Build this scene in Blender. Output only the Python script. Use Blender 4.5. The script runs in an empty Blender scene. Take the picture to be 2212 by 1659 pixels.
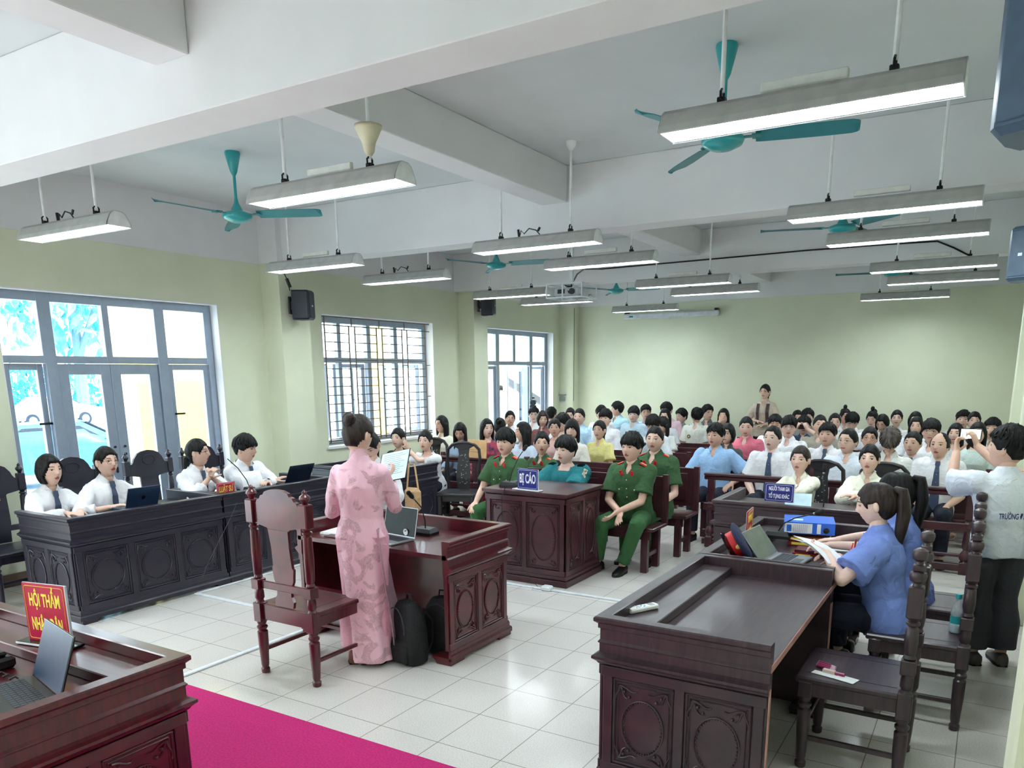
import bpy, bmesh, math, random
from mathutils import Vector, Matrix, Euler, noise as mnoise
import numpy as np
PI=math.pi
random.seed(7)
S=bpy.context.scene
COL=S.collection
# ---------------------------------------------------------------- camera, world, sun, exposure
CAM=Vector((2.36468,-3.82504,1.9386)); FPX=1661.18; YAW,PITCH,ROLL=-.5394,.2190,-.0059
def cam_axes():
    fw=Vector((math.sin(YAW)*math.cos(PITCH),math.cos(YAW)*math.cos(PITCH),-math.sin(PITCH)))
    rt=Vector((math.cos(YAW),-math.sin(YAW),0)); up=rt.cross(fw)
    cr,sr=math.cos(ROLL),math.sin(ROLL)
    return cr*rt+sr*up, -sr*rt+cr*up, fw
RT,UP,FW=cam_axes()
cd=bpy.data.cameras.new('camera'); cam=bpy.data.objects.new('camera',cd); COL.objects.link(cam)
m=Matrix((RT,UP,-FW)).transposed().to_4x4(); m.translation=CAM; cam.matrix_world=m
cd.sensor_fit='HORIZONTAL'; cd.sensor_width=36; cd.lens=FPX/2212*36
cd.shift_x=(1106-1133.58)/2212; cd.shift_y=(1174.88-829.5)/2212; cd.clip_start=.05; cd.clip_end=300
S.camera=cam
def at(px,py,x=None,y=None,z=None):
    d=RT*((px-1133.58)/FPX)-UP*((py-1174.88)/FPX)+FW
    t=(x-CAM.x)/d.x if x is not None else (y-CAM.y)/d.y if y is not None else (z-CAM.z)/d.z
    return CAM+d*t
S.view_settings.view_transform='Standard'; S.view_settings.look='None'; S.view_settings.gamma=1
S.view_settings.use_curve_mapping=False
S.view_settings.exposure=1.05
wd=bpy.data.worlds.new('sky'); S.world=wd; wd.use_nodes=True
bg=wd.node_tree.nodes['Background']; bg.inputs[0].default_value=(.90,.96,1,1); bg.inputs[1].default_value=4.2
sd=bpy.data.lights.new('sun','SUN'); sun=bpy.data.objects.new('sun',sd); COL.objects.link(sun)
sd.energy=2.6; sd.angle=.02; sd.color=(1,.96,.9); sun.rotation_euler=(math.radians(-12),math.radians(42),0); sun.location=(-12,-6,14)
LAMP=24.0
S.cycles.max_bounces=7; S.cycles.diffuse_bounces=4; S.cycles.glossy_bounces=3; S.cycles.transmission_bounces=6; S.cycles.transparent_max_bounces=8
S.cycles.sample_clamp_indirect=6; S.cycles.caustics_reflective=False; S.cycles.caustics_refractive=False
# ---------------------------------------------------------------- materials
def lin(c):
    if isinstance(c,str): c=[int(c[i:i+2],16)/255 for i in (0,2,4)]
    return [x/12.92 if x<=.04045 else ((x+.055)/1.055)**2.4 for x in c]
MATS={}
def mat(name,col,rough=.6,metal=0,var=.08,scale=12,bump=0,spec=.5,col2=None,stretch=None,emit=0,coat=0,wrinkle=0):
    if name in MATS: return MATS[name]
    m=bpy.data.materials.new(name); m.use_nodes=True; MATS[name]=m
    nt=m.node_tree; N=nt.nodes; L=nt.links; b=N['Principled BSDF']
    b.inputs['Roughness'].default_value=rough; b.inputs['Metallic'].default_value=metal
    b.inputs['Specular IOR Level'].default_value=spec
    if coat: b.inputs['Coat Weight'].default_value=coat; b.inputs['Coat Roughness'].default_value=.12
    c=lin(col); c2=lin(col2) if col2 else [min(1,x*(1+var)+var*.02) for x in c]; c1=c if col2 else [x*(1-var) for x in c]
    tc=N.new('ShaderNodeTexCoord'); mp=N.new('ShaderNodeMapping'); L.new(tc.outputs['Object'],mp.inputs[0])
    if stretch: mp.inputs['Scale'].default_value=stretch
    nz=N.new('ShaderNodeTexNoise'); nz.inputs['Scale'].default_value=scale; nz.inputs['Detail'].default_value=4
    L.new(mp.outputs[0],nz.inputs['Vector'])
    rp=N.new('ShaderNodeValToRGB'); rp.color_ramp.elements[0].position=.35; rp.color_ramp.elements[1].position=.65
    rp.color_ramp.elements[0].color=(*c1,1); rp.color_ramp.elements[1].color=(*c2,1)
    L.new(nz.outputs[0],rp.inputs[0]); L.new(rp.outputs[0],b.inputs['Base Color'])
    if bump or wrinkle:
        bp=N.new('ShaderNodeBump'); bp.inputs['Strength'].default_value=bump or .6; bp.inputs['Distance'].default_value=.02 if wrinkle else .01
        if wrinkle:
            n2=N.new('ShaderNodeTexNoise'); n2.inputs['Scale'].default_value=wrinkle; n2.inputs['Detail'].default_value=2; n2.inputs['Distortion'].default_value=1.2
            L.new(tc.outputs['Object'],n2.inputs['Vector']); L.new(n2.outputs[0],bp.inputs['Height'])
        else: L.new(nz.outputs[0],bp.inputs['Height'])
        L.new(bp.outputs[0],b.inputs['Normal'])
    if emit:
        b.inputs['Emission Color'].default_value=(*c,1); b.inputs['Emission Strength'].default_value=emit
    return m
WALL=mat('wall paint',(.87,.885,.79),.75,var=.03,scale=2)
WHITE=mat('white plaster',(.90,.90,.91),.8,var=.02,scale=3)
SLAB=mat('ceiling plaster',(.84,.86,.87),.85,var=.03,scale=2)
ALU=mat('grey aluminium frame',(.60,.65,.72),.4,.3,var=.04)
def floor_mat():
    m=bpy.data.materials.new('floor tiles'); m.use_nodes=True; N=m.node_tree.nodes; L=m.node_tree.links; b=N['Principled BSDF']
    tc=N.new('ShaderNodeTexCoord')
    br=N.new('ShaderNodeTexBrick'); br.offset=0; br.squash=1
    br.inputs['Scale'].default_value=1; br.inputs['Brick Width'].default_value=.4; br.inputs['Row Height'].default_value=.4
    br.inputs['Mortar Size'].default_value=.0028; br.inputs['Mortar Smooth'].default_value=.1
    L.new(tc.outputs['Object'],br.inputs['Vector'])
    nz=N.new('ShaderNodeTexNoise'); nz.inputs['Scale'].default_value=150; nz.inputs['Detail'].default_value=3; L.new(tc.outputs['Object'],nz.inputs['Vector'])
    n2=N.new('ShaderNodeTexNoise'); n2.inputs['Scale'].default_value=1.3; n2.inputs['Detail'].default_value=3; L.new(tc.outputs['Object'],n2.inputs['Vector'])
    rp=N.new('ShaderNodeValToRGB'); rp.color_ramp.elements[0].position=.35; rp.color_ramp.elements[1].position=.6
    rp.color_ramp.elements[0].color=(*lin((.85,.83,.81)),1); rp.color_ramp.elements[1].color=(*lin((.94,.92,.905)),1)
    L.new(nz.outputs[0],rp.inputs[0])
    mx=N.new('ShaderNodeMix'); mx.data_type='RGBA'; mx.blend_type='MULTIPLY'; mx.inputs[0].default_value=.2
    L.new(rp.outputs[0],mx.inputs[6]); L.new(n2.outputs[0],mx.inputs[7])
    L.new(mx.outputs[2],br.inputs['Color1']); L.new(mx.outputs[2],br.inputs['Color2']); br.inputs['Mortar'].default_value=(*lin((.58,.55,.52)),1)
    L.new(br.outputs[0],b.inputs['Base Color'])
    b.inputs['Roughness'].default_value=.16; b.inputs['Specular IOR Level'].default_value=.6
    bp=N.new('ShaderNodeBump'); bp.inputs['Strength'].default_value=.05; bp.inputs['Distance'].default_value=.004
    L.new(nz.outputs[0],bp.inputs['Height']); L.new(bp.outputs[0],b.inputs['Normal'])
    return m
def glass_mat():
    m=bpy.data.materials.new('window glass'); m.use_nodes=True; N=m.node_tree.nodes; L=m.node_tree.links
    N.remove(N['Principled BSDF']); t=N.new('ShaderNodeBsdfTransparent'); t.inputs[0].default_value=(.93,.98,1,1)
    g=N.new('ShaderNodeBsdfGlossy'); g.inputs['Roughness'].default_value=.02; f=N.new('ShaderNodeMath'); f.operation='ADD'; f.inputs[0].default_value=.04; f.inputs[1].default_value=.0
    nz=N.new('ShaderNodeTexNoise'); x=N.new('ShaderNodeMixShader'); L.new(f.outputs[0],x.inputs[0]); L.new(t.outputs[0],x.inputs[1]); L.new(g.outputs[0],x.inputs[2])
    L.new(x.outputs[0],N['Material Output'].inputs[0]); return m
GLASS=glass_mat()
# ---------------------------------------------------------------- mesh helpers
class MB:
    def __init__(s): s.v=[]; s.f=[]; s.mi=[]; s.m=0
    def add(s,vs,fs):
        o=len(s.v); s.v+= [tuple(v) for v in vs]; s.f+=[tuple(i+o for i in f) for f in fs]; s.mi+=[s.m]*len(fs)
    def box(s,x0,x1,y0,y1,z0,z1,c=0):
        if x0>x1:x0,x1=x1,x0
        if y0>y1:y0,y1=y1,y0
        if z0>z1:z0,z1=z1,z0
        if c<=0:
            s.add([(x0,y0,z0),(x1,y0,z0),(x1,y1,z0),(x0,y1,z0),(x0,y0,z1),(x1,y0,z1),(x1,y1,z1),(x0,y1,z1)],
              [(0,3,2,1),(4,5,6,7),(0,1,5,4),(1,2,6,5),(2,3,7,6),(3,0,4,7)]); return
        c=min(c,(x1-x0)/2.01,(y1-y0)/2.01,(z1-z0)/2.01)
        def ring(x0,x1,y0,y1,z,k): return [(x0+k,y0,z),(x1-k,y0,z),(x1,y0+k,z),(x1,y1-k,z),(x1-k,y1,z),(x0+k,y1,z),(x0,y1-k,z),(x0,y0+k,z)]
        R=[ring(x0+c,x1-c,y0+c,y1-c,z0,0.0001),ring(x0,x1,y0,y1,z0+c,c),ring(x0,x1,y0,y1,z1-c,c),ring(x0+c,x1-c,y0+c,y1-c,z1,0.0001)]
        s.loft(R)
    def loft(s,R,cap=True,closed=True):
        n=len(R[0]); vs=[p for r in R for p in r]; fs=[]
        for a in range(len(R)-1):
            for i in range(n if closed else n-1):
                j=(i+1)%n; fs.append((a*n+i,a*n+j,(a+1)*n+j,(a+1)*n+i))
        if cap: fs.append(tuple(reversed(range(n)))); fs.append(tuple((len(R)-1)*n+i for i in range(n)))
        s.add(vs,fs)
    def lathe(s,prof,cx=0,cy=0,n=16,M=None,sq=None):
        R=[]
        for r,z in prof:
            ring=[]
            for i in range(n):
                a=2*PI*i/n; v=Vector((cx+r*math.cos(a),cy+r*math.sin(a),z)); ring.append(M@v if M else v)
            R.append(ring)
        s.loft(R)
    def tube(s,pts,rad,n=8,flat=1,upv=None,cap=True):
        pts=[Vector(p) for p in pts]; k=len(pts)
        if not hasattr(rad,'__len__'): rad=[rad]*k
        T=[(pts[min(i+1,k-1)]-pts[max(i-1,0)]).normalized() for i in range(k)]
        u=Vector(upv) if upv else (Vector((0,0,1)) if abs(T[0].z)<.9 else Vector((0,1,0)))
        R=[]
        for i in range(k):
            a=T[i].cross(u); 
            if a.length<1e-5: a=T[i].cross(Vector((1,.3,0)))
            a.normalize(); b=a.cross(T[i]).normalized()
            if not upv: u=b
            R.append([pts[i]+a*(rad[i]*math.cos(2*PI*j/n))+b*(rad[i]*flat*math.sin(2*PI*j/n)) for j in range(n)])
        s.loft(R,cap)
    def ell(s,c,r,n=12,m=8,M=None):
        c=Vector(c); R=[]
        if not hasattr(r,'__len__'): r=(r,r,r)
        vs=[];fs=[]
        for a in range(m+1):
            t=PI*a/m
            for i in range(n):
                p=2*PI*i/n; v=Vector((r[0]*math.sin(t)*math.cos(p),r[1]*math.sin(t)*math.sin(p),-r[2]*math.cos(t)))
                if M: v=M@v
                vs.append(c+v)
        for a in range(m):
            for i in range(n): j=(i+1)%n; fs.append((a*n+i,a*n+j,(a+1)*n+j,(a+1)*n+i))
        s.add(vs,fs)
    def prism(s,pts,z0,z1,axis='z'):
        f={'z':lambda p,h:(p[0],p[1],h),'y':lambda p,h:(p[0],h,p[1]),'x':lambda p,h:(h,p[0],p[1])}[axis]
        s.loft([[f(p,z0) for p in pts],[f(p,z1) for p in pts]])
    def xf(s,M,start=0):
        for i in range(start,len(s.v)): s.v[i]=tuple(M@Vector(s.v[i]))
    def mesh(s,name,mats,smooth=False):
        me=bpy.data.meshes.new(name); me.from_pydata(s.v,[],s.f)
        for m in (mats if isinstance(mats,(list,tuple)) else [mats]): me.materials.append(m)
        if any(s.mi): me.polygons.foreach_set('material_index',s.mi)
        bm=bmesh.new(); bm.from_mesh(me); bmesh.ops.recalc_face_normals(bm,faces=bm.faces); bm.to_mesh(me); bm.free()
        if smooth:
            me.polygons.foreach_set('use_smooth',[True]*len(me.polygons))
            if smooth is not True: me.set_sharp_from_angle(angle=math.radians(smooth))
        me.update(); return me
    def build(s,name,mats,parent=None,smooth=False,loc=None):
        o=bpy.data.objects.new(name,s.mesh(name,mats,smooth)); COL.objects.link(o)
        if parent: o.parent=parent
        if loc: o.location=loc
        return o
def empty(name,loc=(0,0,0),rz=0,label=None,cat=None,group=None):
    o=bpy.data.objects.new(name,None); COL.objects.link(o); o.empty_display_size=.1
    o.location=loc; o.rotation_euler=(0,0,rz); return tag(o,label,cat,group)
def tag(o,label=None,cat=None,group=None,kind=None):
    if label:o['label']=label
    if cat:o['category']=cat
    if group:o['group']=group
    if kind:o['kind']=kind
    return o
def struct(mb,name,m,smooth=False): return tag(mb.build(name,m,smooth=smooth),kind='structure')
def kids(o): return [c for c in COL.objects if c.parent==o]
def copy_tree(o,parent=None):
    c=o.copy(); COL.objects.link(c); c.parent=parent
    for ch in o.children: copy_tree(ch,c)
    return c
def arc(n,f): return [f(i/(n-1)) for i in range(n)]
# ---------------------------------------------------------------- room shell
WX,RX,YF,YB=-5.37,2.78,10.8,-5.2
ZC,ZB=3.81,3.23
D1Y=(-.10,2.26); WNY=(3.88,6.29); D2Y=(7.86,10.26); WT=.24
b=MB(); b.box(-7.6,RX+.3,YB-.3,YF+.3,-.12,0)
fl=struct(b,'floor',floor_mat()); 
b=MB(); b.box(WX-WT,RX+.3,YB-.3,YF+.3,ZC,ZC+.15); struct(b,'ceiling',SLAB)
def wall_left():
    b=MB(); x0,x1=WX-WT,WX; H=3.235
    segs=[(YB,-4.5),(-1.9,D1Y[0]),(D1Y[1],WNY[0]),(WNY[1],D2Y[0]),(D2Y[1],YF)]
    for a,c in segs: b.box(x0,x1,a,c,0,H)
    for (a,c) in (D1Y,WNY,D2Y,(-4.5,-1.9)): b.box(x0,x1,a,c,2.72,H)
    b.box(x0,x1,WNY[0],WNY[1],0,.96)
    for ya,w in ((-1.13,.42),(2.92,.45),(7.0,.40),(10.55,.25)): b.box(WX,-5.06,ya,ya+w,0,H)
    struct(b,'wall_left',WALL)
    b=MB(); b.box(x0,WX,YB,YF,H,ZC)       # white lintel beam above the wall
    for ya,w in ((-1.13,.42),(2.92,.45),(7.0,.40),(10.55,.25)): b.box(WX,-5.06,ya,ya+w,H,ZC)
    b.box(WX,WX+.012,YB,2.92,3.225,3.25); struct(b,'trim_1',WHITE)
wall_left()
b=MB(); b.box(WX-WT,RX+.3,YF,YF+.2,0,3.24); struct(b,'wall_far',WALL)
b=MB(); b.box(WX,RX,YF-.02,YF+.2,3.235,ZC); struct(b,'trim_2',WHITE)
b=MB(); b.box(RX,RX+.2,YB,YF,0,ZC)
for ya,w,x in ((-1.06,.36,2.545),(3.0,.36,2.57),(6.9,.36,2.57)): b.box(x,RX,ya,ya+w,0,ZC,.01)
struct(b,'wall_right',WALL)
b=MB(); b.box(WX-WT,RX+.3,YB-.2,YB,0,.9); b.box(WX-WT,RX+.3,YB-.2,YB,2.9,ZC)
for xa,xb in ((WX-WT,-2.6),(-1.4,RX+.3)): b.box(xa,xb,YB-.2,YB,.9,2.9)
struct(b,'wall_rear',WALL)
for n,(ya,yb) in enumerate(((-5.2,-4.9),(-1.02,-.72),(3.0,3.3),(6.88,7.18))):
    b=MB(); b.box(WX,RX,ya,yb,ZB,ZC,.006); struct(b,'trim_%d'%(3+n),WHITE)
b=MB()
for ya,yb in ((-4.9,-1.02),(-.72,3.0),(3.3,6.88),(7.18,10.78)): b.box(-1.51,-1.24,ya,yb,3.49,ZC,.006)
struct(b,'trim_7',WHITE)
BASE=mat('brown baseboard tile',(.42,.33,.29),.3)
b=MB(); b.box(WX,WX+.012,YB,D1Y[0],0,.12); b.box(WX,WX+.012,D1Y[1],D2Y[0],0,.12); struct(b,'baseboard_left',BASE)
b=MB(); b.box(RX-.012,RX,-.7,YF,0,.12); struct(b,'baseboard_right',BASE)
# ---------------------------------------------------------------- doors and windows in the left wall
BLACK=mat('black plastic',(.05,.055,.07),.45)
DARKMET=mat('dark metal',(.12,.12,.13),.4,.6)
def sash(root,name,x,y0,y1,z0,z1,st=.05,th=.045,rails=(),hinge=None,ang=0):
    """one glazed leaf: frame part with its glass as a sub-part; hinge = y of the hinge side"""
    hy=hinge if hinge is not None else y0
    f=MB()
    def L(a,b): return (a-hy,b-hy)
    f.box(-th/2,th/2,*L(y0,y0+st),z0,z1,.004); f.box(-th/2,th/2,*L(y1-st,y1),z0,z1,.004)
    zs=[z0]+[r for r in rails]+[z1]
    f.box(-th/2,th/2,*L(y0+st,y1-st),z0,z0+st,.004); f.box(-th/2,th/2,*L(y0+st,y1-st),z1-st,z1,.004)
    for r in rails: f.box(-th/2,th/2,*L(y0+st,y1-st),r,r+st,.004)
    o=f.build(name,ALU,root); o.location=(x,hy,0); o.rotation_euler=(0,0,ang)
    g=MB(); g.box(-.003,.003,*L(y0+st,y1-st),z0+st,z1-st); g.build('glass_pane',GLASS,o)
    return o
def frame_grid(root,name,x,ys,zs,w=.06,th=.07):
    f=MB()
    for a,c in ys: f.box(x-th/2,x+th/2,a,c,zs[0][0],zs[-1][1],.004)
    for a,c in zs: f.box(x-th/2+.003,x+th/2-.003,ys[0][0]+.004,ys[-1][1]-.004,a,c,.002)
    return f.build(name,ALU,root)
def panes(root,x,ys,zs):
    for i in range(len(ys)-1):
        for j in range(len(zs)-1):
            g=MB(); g.box(x-.003,x+.003,ys[i][1],ys[i+1][0],zs[j][1],zs[j+1][0]); g.build('glass_pane',GLASS,root)
FX=-5.53
d=tag(empty('door_1',(0,0,0)),kind='structure')
fr=frame_grid(d,'door_frame',FX,[(-.10,-.04),(.33,.455),(.96,1.03),(1.54,1.66),(2.16,2.26)],[(2.055,2.125),(2.63,2.72)])
panes(fr,FX,[(-.10,-.04),(.33,.455),(.96,1.03),(1.54,1.66),(2.16,2.26)],[(2.055,2.125),(2.63,2.72)])
f=MB()
for a,c in ((-.10,-.04),(.345,.455),(1.54,1.66),(2.18,2.26)): f.box(FX-.035,FX+.035,a,c,0,2.06,.004)
f.build('door_frame',ALU,d)
sash(d,'door_leaf',FX-.01,.46,.995,.02,2.05,.105,rails=(.90,))
r=sash(d,'door_leaf',FX-.01,1.0,1.535,.02,2.05,.105,rails=(.90,))
m=MB()
for y in (-.055,.055):
    for z in (1.12,1.2): m.tube([(.02,y,z),(.034,y,z)],.012,8)
m.box(.02,.032,-.07,-.05,.93,.99); m.build('lock_bolts',BLACK,r)
l=sash(d,'side_casement',FX-.01,-.04,.34,.75,2.05,.06,hinge=-.04,ang=.09); m=MB(); m.box(.02,.06,.36,.38,1.47,1.49); m.box(.05,.06,.25,.38,1.47,1.49,.004); m.build('handle',DARKMET,l)
l=sash(d,'side_casement',FX-.01,1.66,2.17,.75,2.05,.06,hinge=2.17,ang=0); m=MB(); m.box(.02,.06,-.48,-.46,1.5,1.52); m.box(.05,.06,-.48,-.37,1.5,1.52,.004); m.build('handle',DARKMET,l)
for a,c in ((-.04,.345),(1.66,2.18)):
    f=MB(); f.box(FX-.03,FX+.03,a,c,.0,.08); f.box(FX-.03,FX+.03,a,c,.70,.76); f.build('lower_rail',ALU,d)
    g=MB(); g.box(FX-.003,FX+.003,a,c,.08,.70); g.build('glass_pane',GLASS,d)
f=MB(); f.box(WX-.12,WX+.004,-.102,-.095,.0,2.72); f.box(WX-.12,WX+.006,-.10,2.26,2.712,2.724); f.box(WX-.12,WX+.004,2.254,2.262,0,2.72)
f.build('reveal',WHITE,d)
w=tag(empty('window_1',(0,0,0)),kind='structure'); X=-5.56
ys=[(3.88,3.94),(4.32,4.39),(4.92,5.0),(5.52,5.6),(6.2,6.29)]; zs=[(.96,1.03),(2.09,2.16),(2.62,2.72)]
fr=frame_grid(w,'window_frame',X,ys,zs)
panes(fr,X,[ys[0],ys[1]],zs[1:]); panes(fr,X,[ys[1],ys[2]],zs[1:]); panes(fr,X,[ys[2],ys[3]],zs[1:]); panes(fr,X,[ys[3],ys[4]],zs[1:])
for (a,c,h,an) in ((3.94,4.42,3.94,.5),(4.44,4.92,4.92,-.45),(5.0,5.5,5.0,1.3),(5.6,6.2,6.2,-1.15)):
    sash(w,'casement',X-.05,a,c,1.03,2.08,.055,hinge=h,ang=an)
BAR=mat('weathered iron bars',(.40,.36,.31),.7)
m=MB(); gx=-5.40
for y in (3.96,4.42,4.54,4.99,5.11,5.56,5.68,6.12): m.box(gx-.007,gx+.007,y-.0075,y+.0075,1.0,2.58)
for y in (3.96,4.48,5.05,5.62,6.12): m.box(gx-.006,gx+.006,y-.006,y+.006,2.58,2.69)
for z in (2.58,2.69,1.0,1.03): m.box(gx-.007,gx+.007,3.88,6.23,z-.007,z+.007)
for a,c in ((3.96,4.42),(4.54,4.99),(5.11,5.56),(5.68,6.12)):
    for k in range(13): z=2.479-k*.1185; m.box(gx-.005,gx+.005,a,c,z-.006,z+.006)
for a,c in ((3.88,3.96),(4.42,4.54),(4.99,5.11),(5.56,5.68),(6.12,6.23)):
    for z in (2.06,1.58): m.box(gx-.005,gx+.005,a,c,z-.005,z+.005)
m.build('security_grille',BAR,w)
m=MB(); m.box(WX-.1,WX+.03,3.84,6.33,.925,.965,.005); m.box(WX-.16,WX+.004,6.284,6.292,.96,2.72); m.box(WX-.16,WX+.004,3.878,3.886,.96,2.72); m.box(WX-.16,WX+.006,3.88,6.29,2.712,2.724); m.build('sill',WHITE,w)
d=tag(empty('door_2',(0,0,0)),kind='structure')
ys=[(7.86,7.92),(8.35,8.47),(8.95,9.04),(9.57,9.69),(10.16,10.26)]; zs=[(2.08,2.15),(2.63,2.72)]
fr=frame_grid(d,'door_frame',-5.55,ys,zs); panes(fr,-5.55,ys,zs)
f=MB()
for a,c in ((7.86,7.92),(8.37,8.47),(9.57,9.67),(10.18,10.26)): f.box(-5.585,-5.515,a,c,0,2.08,.004)
f.build('door_frame',ALU,d)
sash(d,'door_leaf',-5.55,8.47,9.0,.02,2.06,.1,rails=(.9,),hinge=8.47,ang=1.75)
sash(d,'door_leaf',-5.55,9.04,9.57,.02,2.06,.1,rails=(.9,),hinge=9.57,ang=-1.35)
sash(d,'side_casement',-5.56,7.92,8.37,.75,2.06,.055,hinge=8.37,ang=-.3); l=sash(d,'side_casement',-5.56,9.69,10.18,.75,2.06,.055,hinge=10.18,ang=-.9)
m=MB(); m.box(.02,.04,-.50,-.47,.9,2.0); m.build('bolt',BLACK,l)
for a,c in ((7.9,8.4),(9.67,10.2)):
    f=MB(); f.box(-5.58,-5.52,a,c,.0,.76); f.build('lower_panel',ALU,d)
m=MB(); m.box(WX-.16,WX+.006,7.86,10.26,2.712,2.724); m.box(WX-.14,WX+.004,10.254,10.262,0,2.72); m.build('reveal',WHITE,d)
# ---------------------------------------------------------------- pendant fluorescent lights
REFL=mat('white enamel reflector',(.70,.70,.69),.45)
ENDM=mat('white end cap',(.93,.94,.95),.4)
TUBE=bpy.data.materials.new('lit tube glow'); TUBE.use_nodes=True
_n=TUBE.node_tree; _e=_n.nodes.new('ShaderNodeEmission'); _e.inputs[0].default_value=(.86,.97,1,1); _e.inputs[1].default_value=LAMP
_n.nodes.new('ShaderNodeTexNoise'); _n.nodes.remove(_n.nodes['Principled BSDF']); _n.links.new(_e.outputs[0],_n.nodes['Material Output'].inputs[0])
def make_light():
    L=1.22; t=empty('pendant_light')
    # cross-section in y-z, bottom opening .2 wide
    prof=[(-.10,0),(-.092,.028),(-.06,.085),(-.03,.105),(.03,.105),(.06,.085),(.092,.028),(.10,0)]
    b=MB(); b.loft([[(x,y,z) for y,z in prof]+[(x,y*.93,z-.004) for y,z in reversed(prof)] for x in (0,L)])
    b.build('reflector',REFL,t)
    for x in (0,L-.006): b=MB(); b.prism(prof,x,x+.006,'x'); b.build('end_cap',ENDM,t)
    b=MB(); b.box(.01,L-.01,-.088,.088,.018,.024); b.build('lit_tube',TUBE,t)
    b=MB(); 
    for y in (-.085,.085): b.box(.01,L-.01,y-.003,y+.003,.0,.018)
    for k in range(19): x=.04+k*(L-.08)/18; b.box(x-.0015,x+.0015,-.085,.085,.004,.018)
    b.build('louvre',ENDM,t)
    for x in (.26,L-.26):
        b=MB(); b.tube([(x,0,.15),(x,0,ZC-3.0)],.011,8); b.lathe([(.002,ZC-3.0),(.045,ZC-3.0),(.04,ZC-3.03),(.015,ZC-3.07),(.002,ZC-3.07)],x,0,12)
        r=b.build('suspension_rod',ENDM,t,smooth=40)
        b=MB(); b.box(x-.018,x+.018,-.02,.02,.10,.13,.004); b.tube([(x,-.02,.12),(x,-.022,.15),(x,0,.17),(x,.022,.15),(x,.02,.12)],.006,6); b.build('hook',DARKMET,r)
    return t
LIGHTS=[(.93,-.13,'nearest pendant light, hanging before the teal fan and beside the big speaker'),
(-1.84,-.13,'pendant light whose right rod passes through a cream funnel, below the nearest cross beam'),
(-4.46,-.2,'pendant light nearest the glazed garden door, black wire clips on top'),
(-4.40,2.25,'pendant light hanging above the wall speaker beside the garden door'),
(-4.35,3.66,'pendant light hanging above the barred window'),
(-1.82,2.35,'pendant light under the middle cross beam with loose wires on its top'),
(-1.83,3.68,'pendant light just in front of the projector pole'),
(.96,2.30,'pendant light in front of the middle cross beam on the speaker side, white bar above'),
(.99,3.65,'pendant light hiding the hub of the fan past the middle beam'),
(-4.33,5.98,'pendant light covering the top of the far wall speaker'),
(-4.3,7.28,'pendant light hanging beneath the projector cage'),
(-1.75,5.93,'pendant light to the window side of the second last fan, cable passing behind'),
(-1.72,7.16,'pendant light beyond the small fan, in front of the blank far wall'),
(-3.73,9.55,'pendant light just above the rolled projection screen'),
(1.05,5.9,'pendant light with the black cable ending on its top, near the small speaker'),
(1.07,7.35,'pendant light low beside the small speaker, under the last fan'),
(.45,9.6,'last pendant light, closest to the far wall, above the bright wall patch')]
L0=make_light()
TRIM=mat('off white pvc',(.90,.90,.88),.5)
for k,(x,y) in enumerate(((-4.4,-2.9),(-1.8,-4.2),(.96,-4.2))): LIGHTS.append((x,y,'pendant light over the judges bench, behind the photographer'))
for i,(x,y,lab) in enumerate(LIGHTS):
    o=L0 if i==0 else copy_tree(L0)
    o.location=(x,y,3.0); tag(o,lab,'light','fluorescent pendant lights')
# wires, ballast bars and the funnel on some of the lights
def ballast(x,y,par):
    b=MB(); b.box(.42,.78,.03,.06,.13,.17,.004); return b.build('ballast_bar',TRIM,par)
_l=[o for o in COL.objects if o.name.startswith('pendant_light') and o.parent is None]
for k in (0,1,3,6,7,8,9,11,14,15,16): ballast(0,0,_l[k])
for k in (2,4,5):
    b=MB(); b.tube([(.45,0,.10),(.47,0,.16),(.5,.0,.13),(.55,0,.17),(.62,0,.15),(.66,0,.11)],.005,6); b.tube([(.45,0,.10),(.44,0,.17)],.012,6); b.tube([(.64,0,.14),(.66,0,.17)],.01,6); b.build('loose_wire',BLACK,_l[k])
b=MB(); b.lathe([(.016,.17),(.03,.19),(.04,.24),(.075,.31),(.08,.33),(.07,.325),(.012,.20)],.96,0,20); b.build('canopy_funnel',mat('aged cream plastic',(.86,.83,.72),.5),_l[1],smooth=True)
# ---------------------------------------------------------------- ceiling fans (at rest)
TEAL=mat('teal enamel',(.12,.62,.64),.3,coat=.4,var=.05)
TEALD=mat('teal blade',(.13,.50,.54),.4,var=.06)
def make_fan():
    t=empty('ceiling_fan'); Z=-.53
    b=MB(); b.lathe([(.002,0),(.062,0),(.066,-.015),(.05,-.08),(.03,-.16),(.014,-.19),(.002,-.19)],n=20); b.build('canopy',TEAL,t,smooth=50)
    b=MB(); b.tube([(0,0,-.15),(0,0,Z+.13)],.013,10); b.build('down_rod',TEAL,t,smooth=50)
    b=MB(); b.lathe([(.014,Z+.16),(.02,Z+.12),(.05,Z+.06),(.06,Z+.045),(.002,Z+.045)],n=20); b.lathe([(.002,Z+.045),(.08,Z+.045),(.12,Z+.03),(.128,Z+.01),(.115,Z-.015),(.06,Z-.04),(.002,Z-.045)],n=28); b.build('motor',TEAL,t,smooth=50)
    for k in range(3):
        a=k*2*PI/3; M=Matrix.Rotation(a,4,'Z')
        b=MB(); b.box(.10,.22,-.018,.018,Z+.018,Z+.024); b.box(.17,.22,-.045,.045,Z+.016,Z+.024)
        st=len(b.v); R=[]
        for x,w in ((.19,.05),(.22,.058),(.4,.066),(.6,.07),(.72,.064),(.75,.045),(.762,.02)):
            tl=-.018; R.append([(x,-w,Z+.02-tl),(x,w,Z+.02+tl),(x,w,Z+.024+tl),(x,-w,Z+.024-tl)])
        b.loft(R); b.xf(M); b.build('blade',TEALD,t)
    return t
F0=make_fan()
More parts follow.
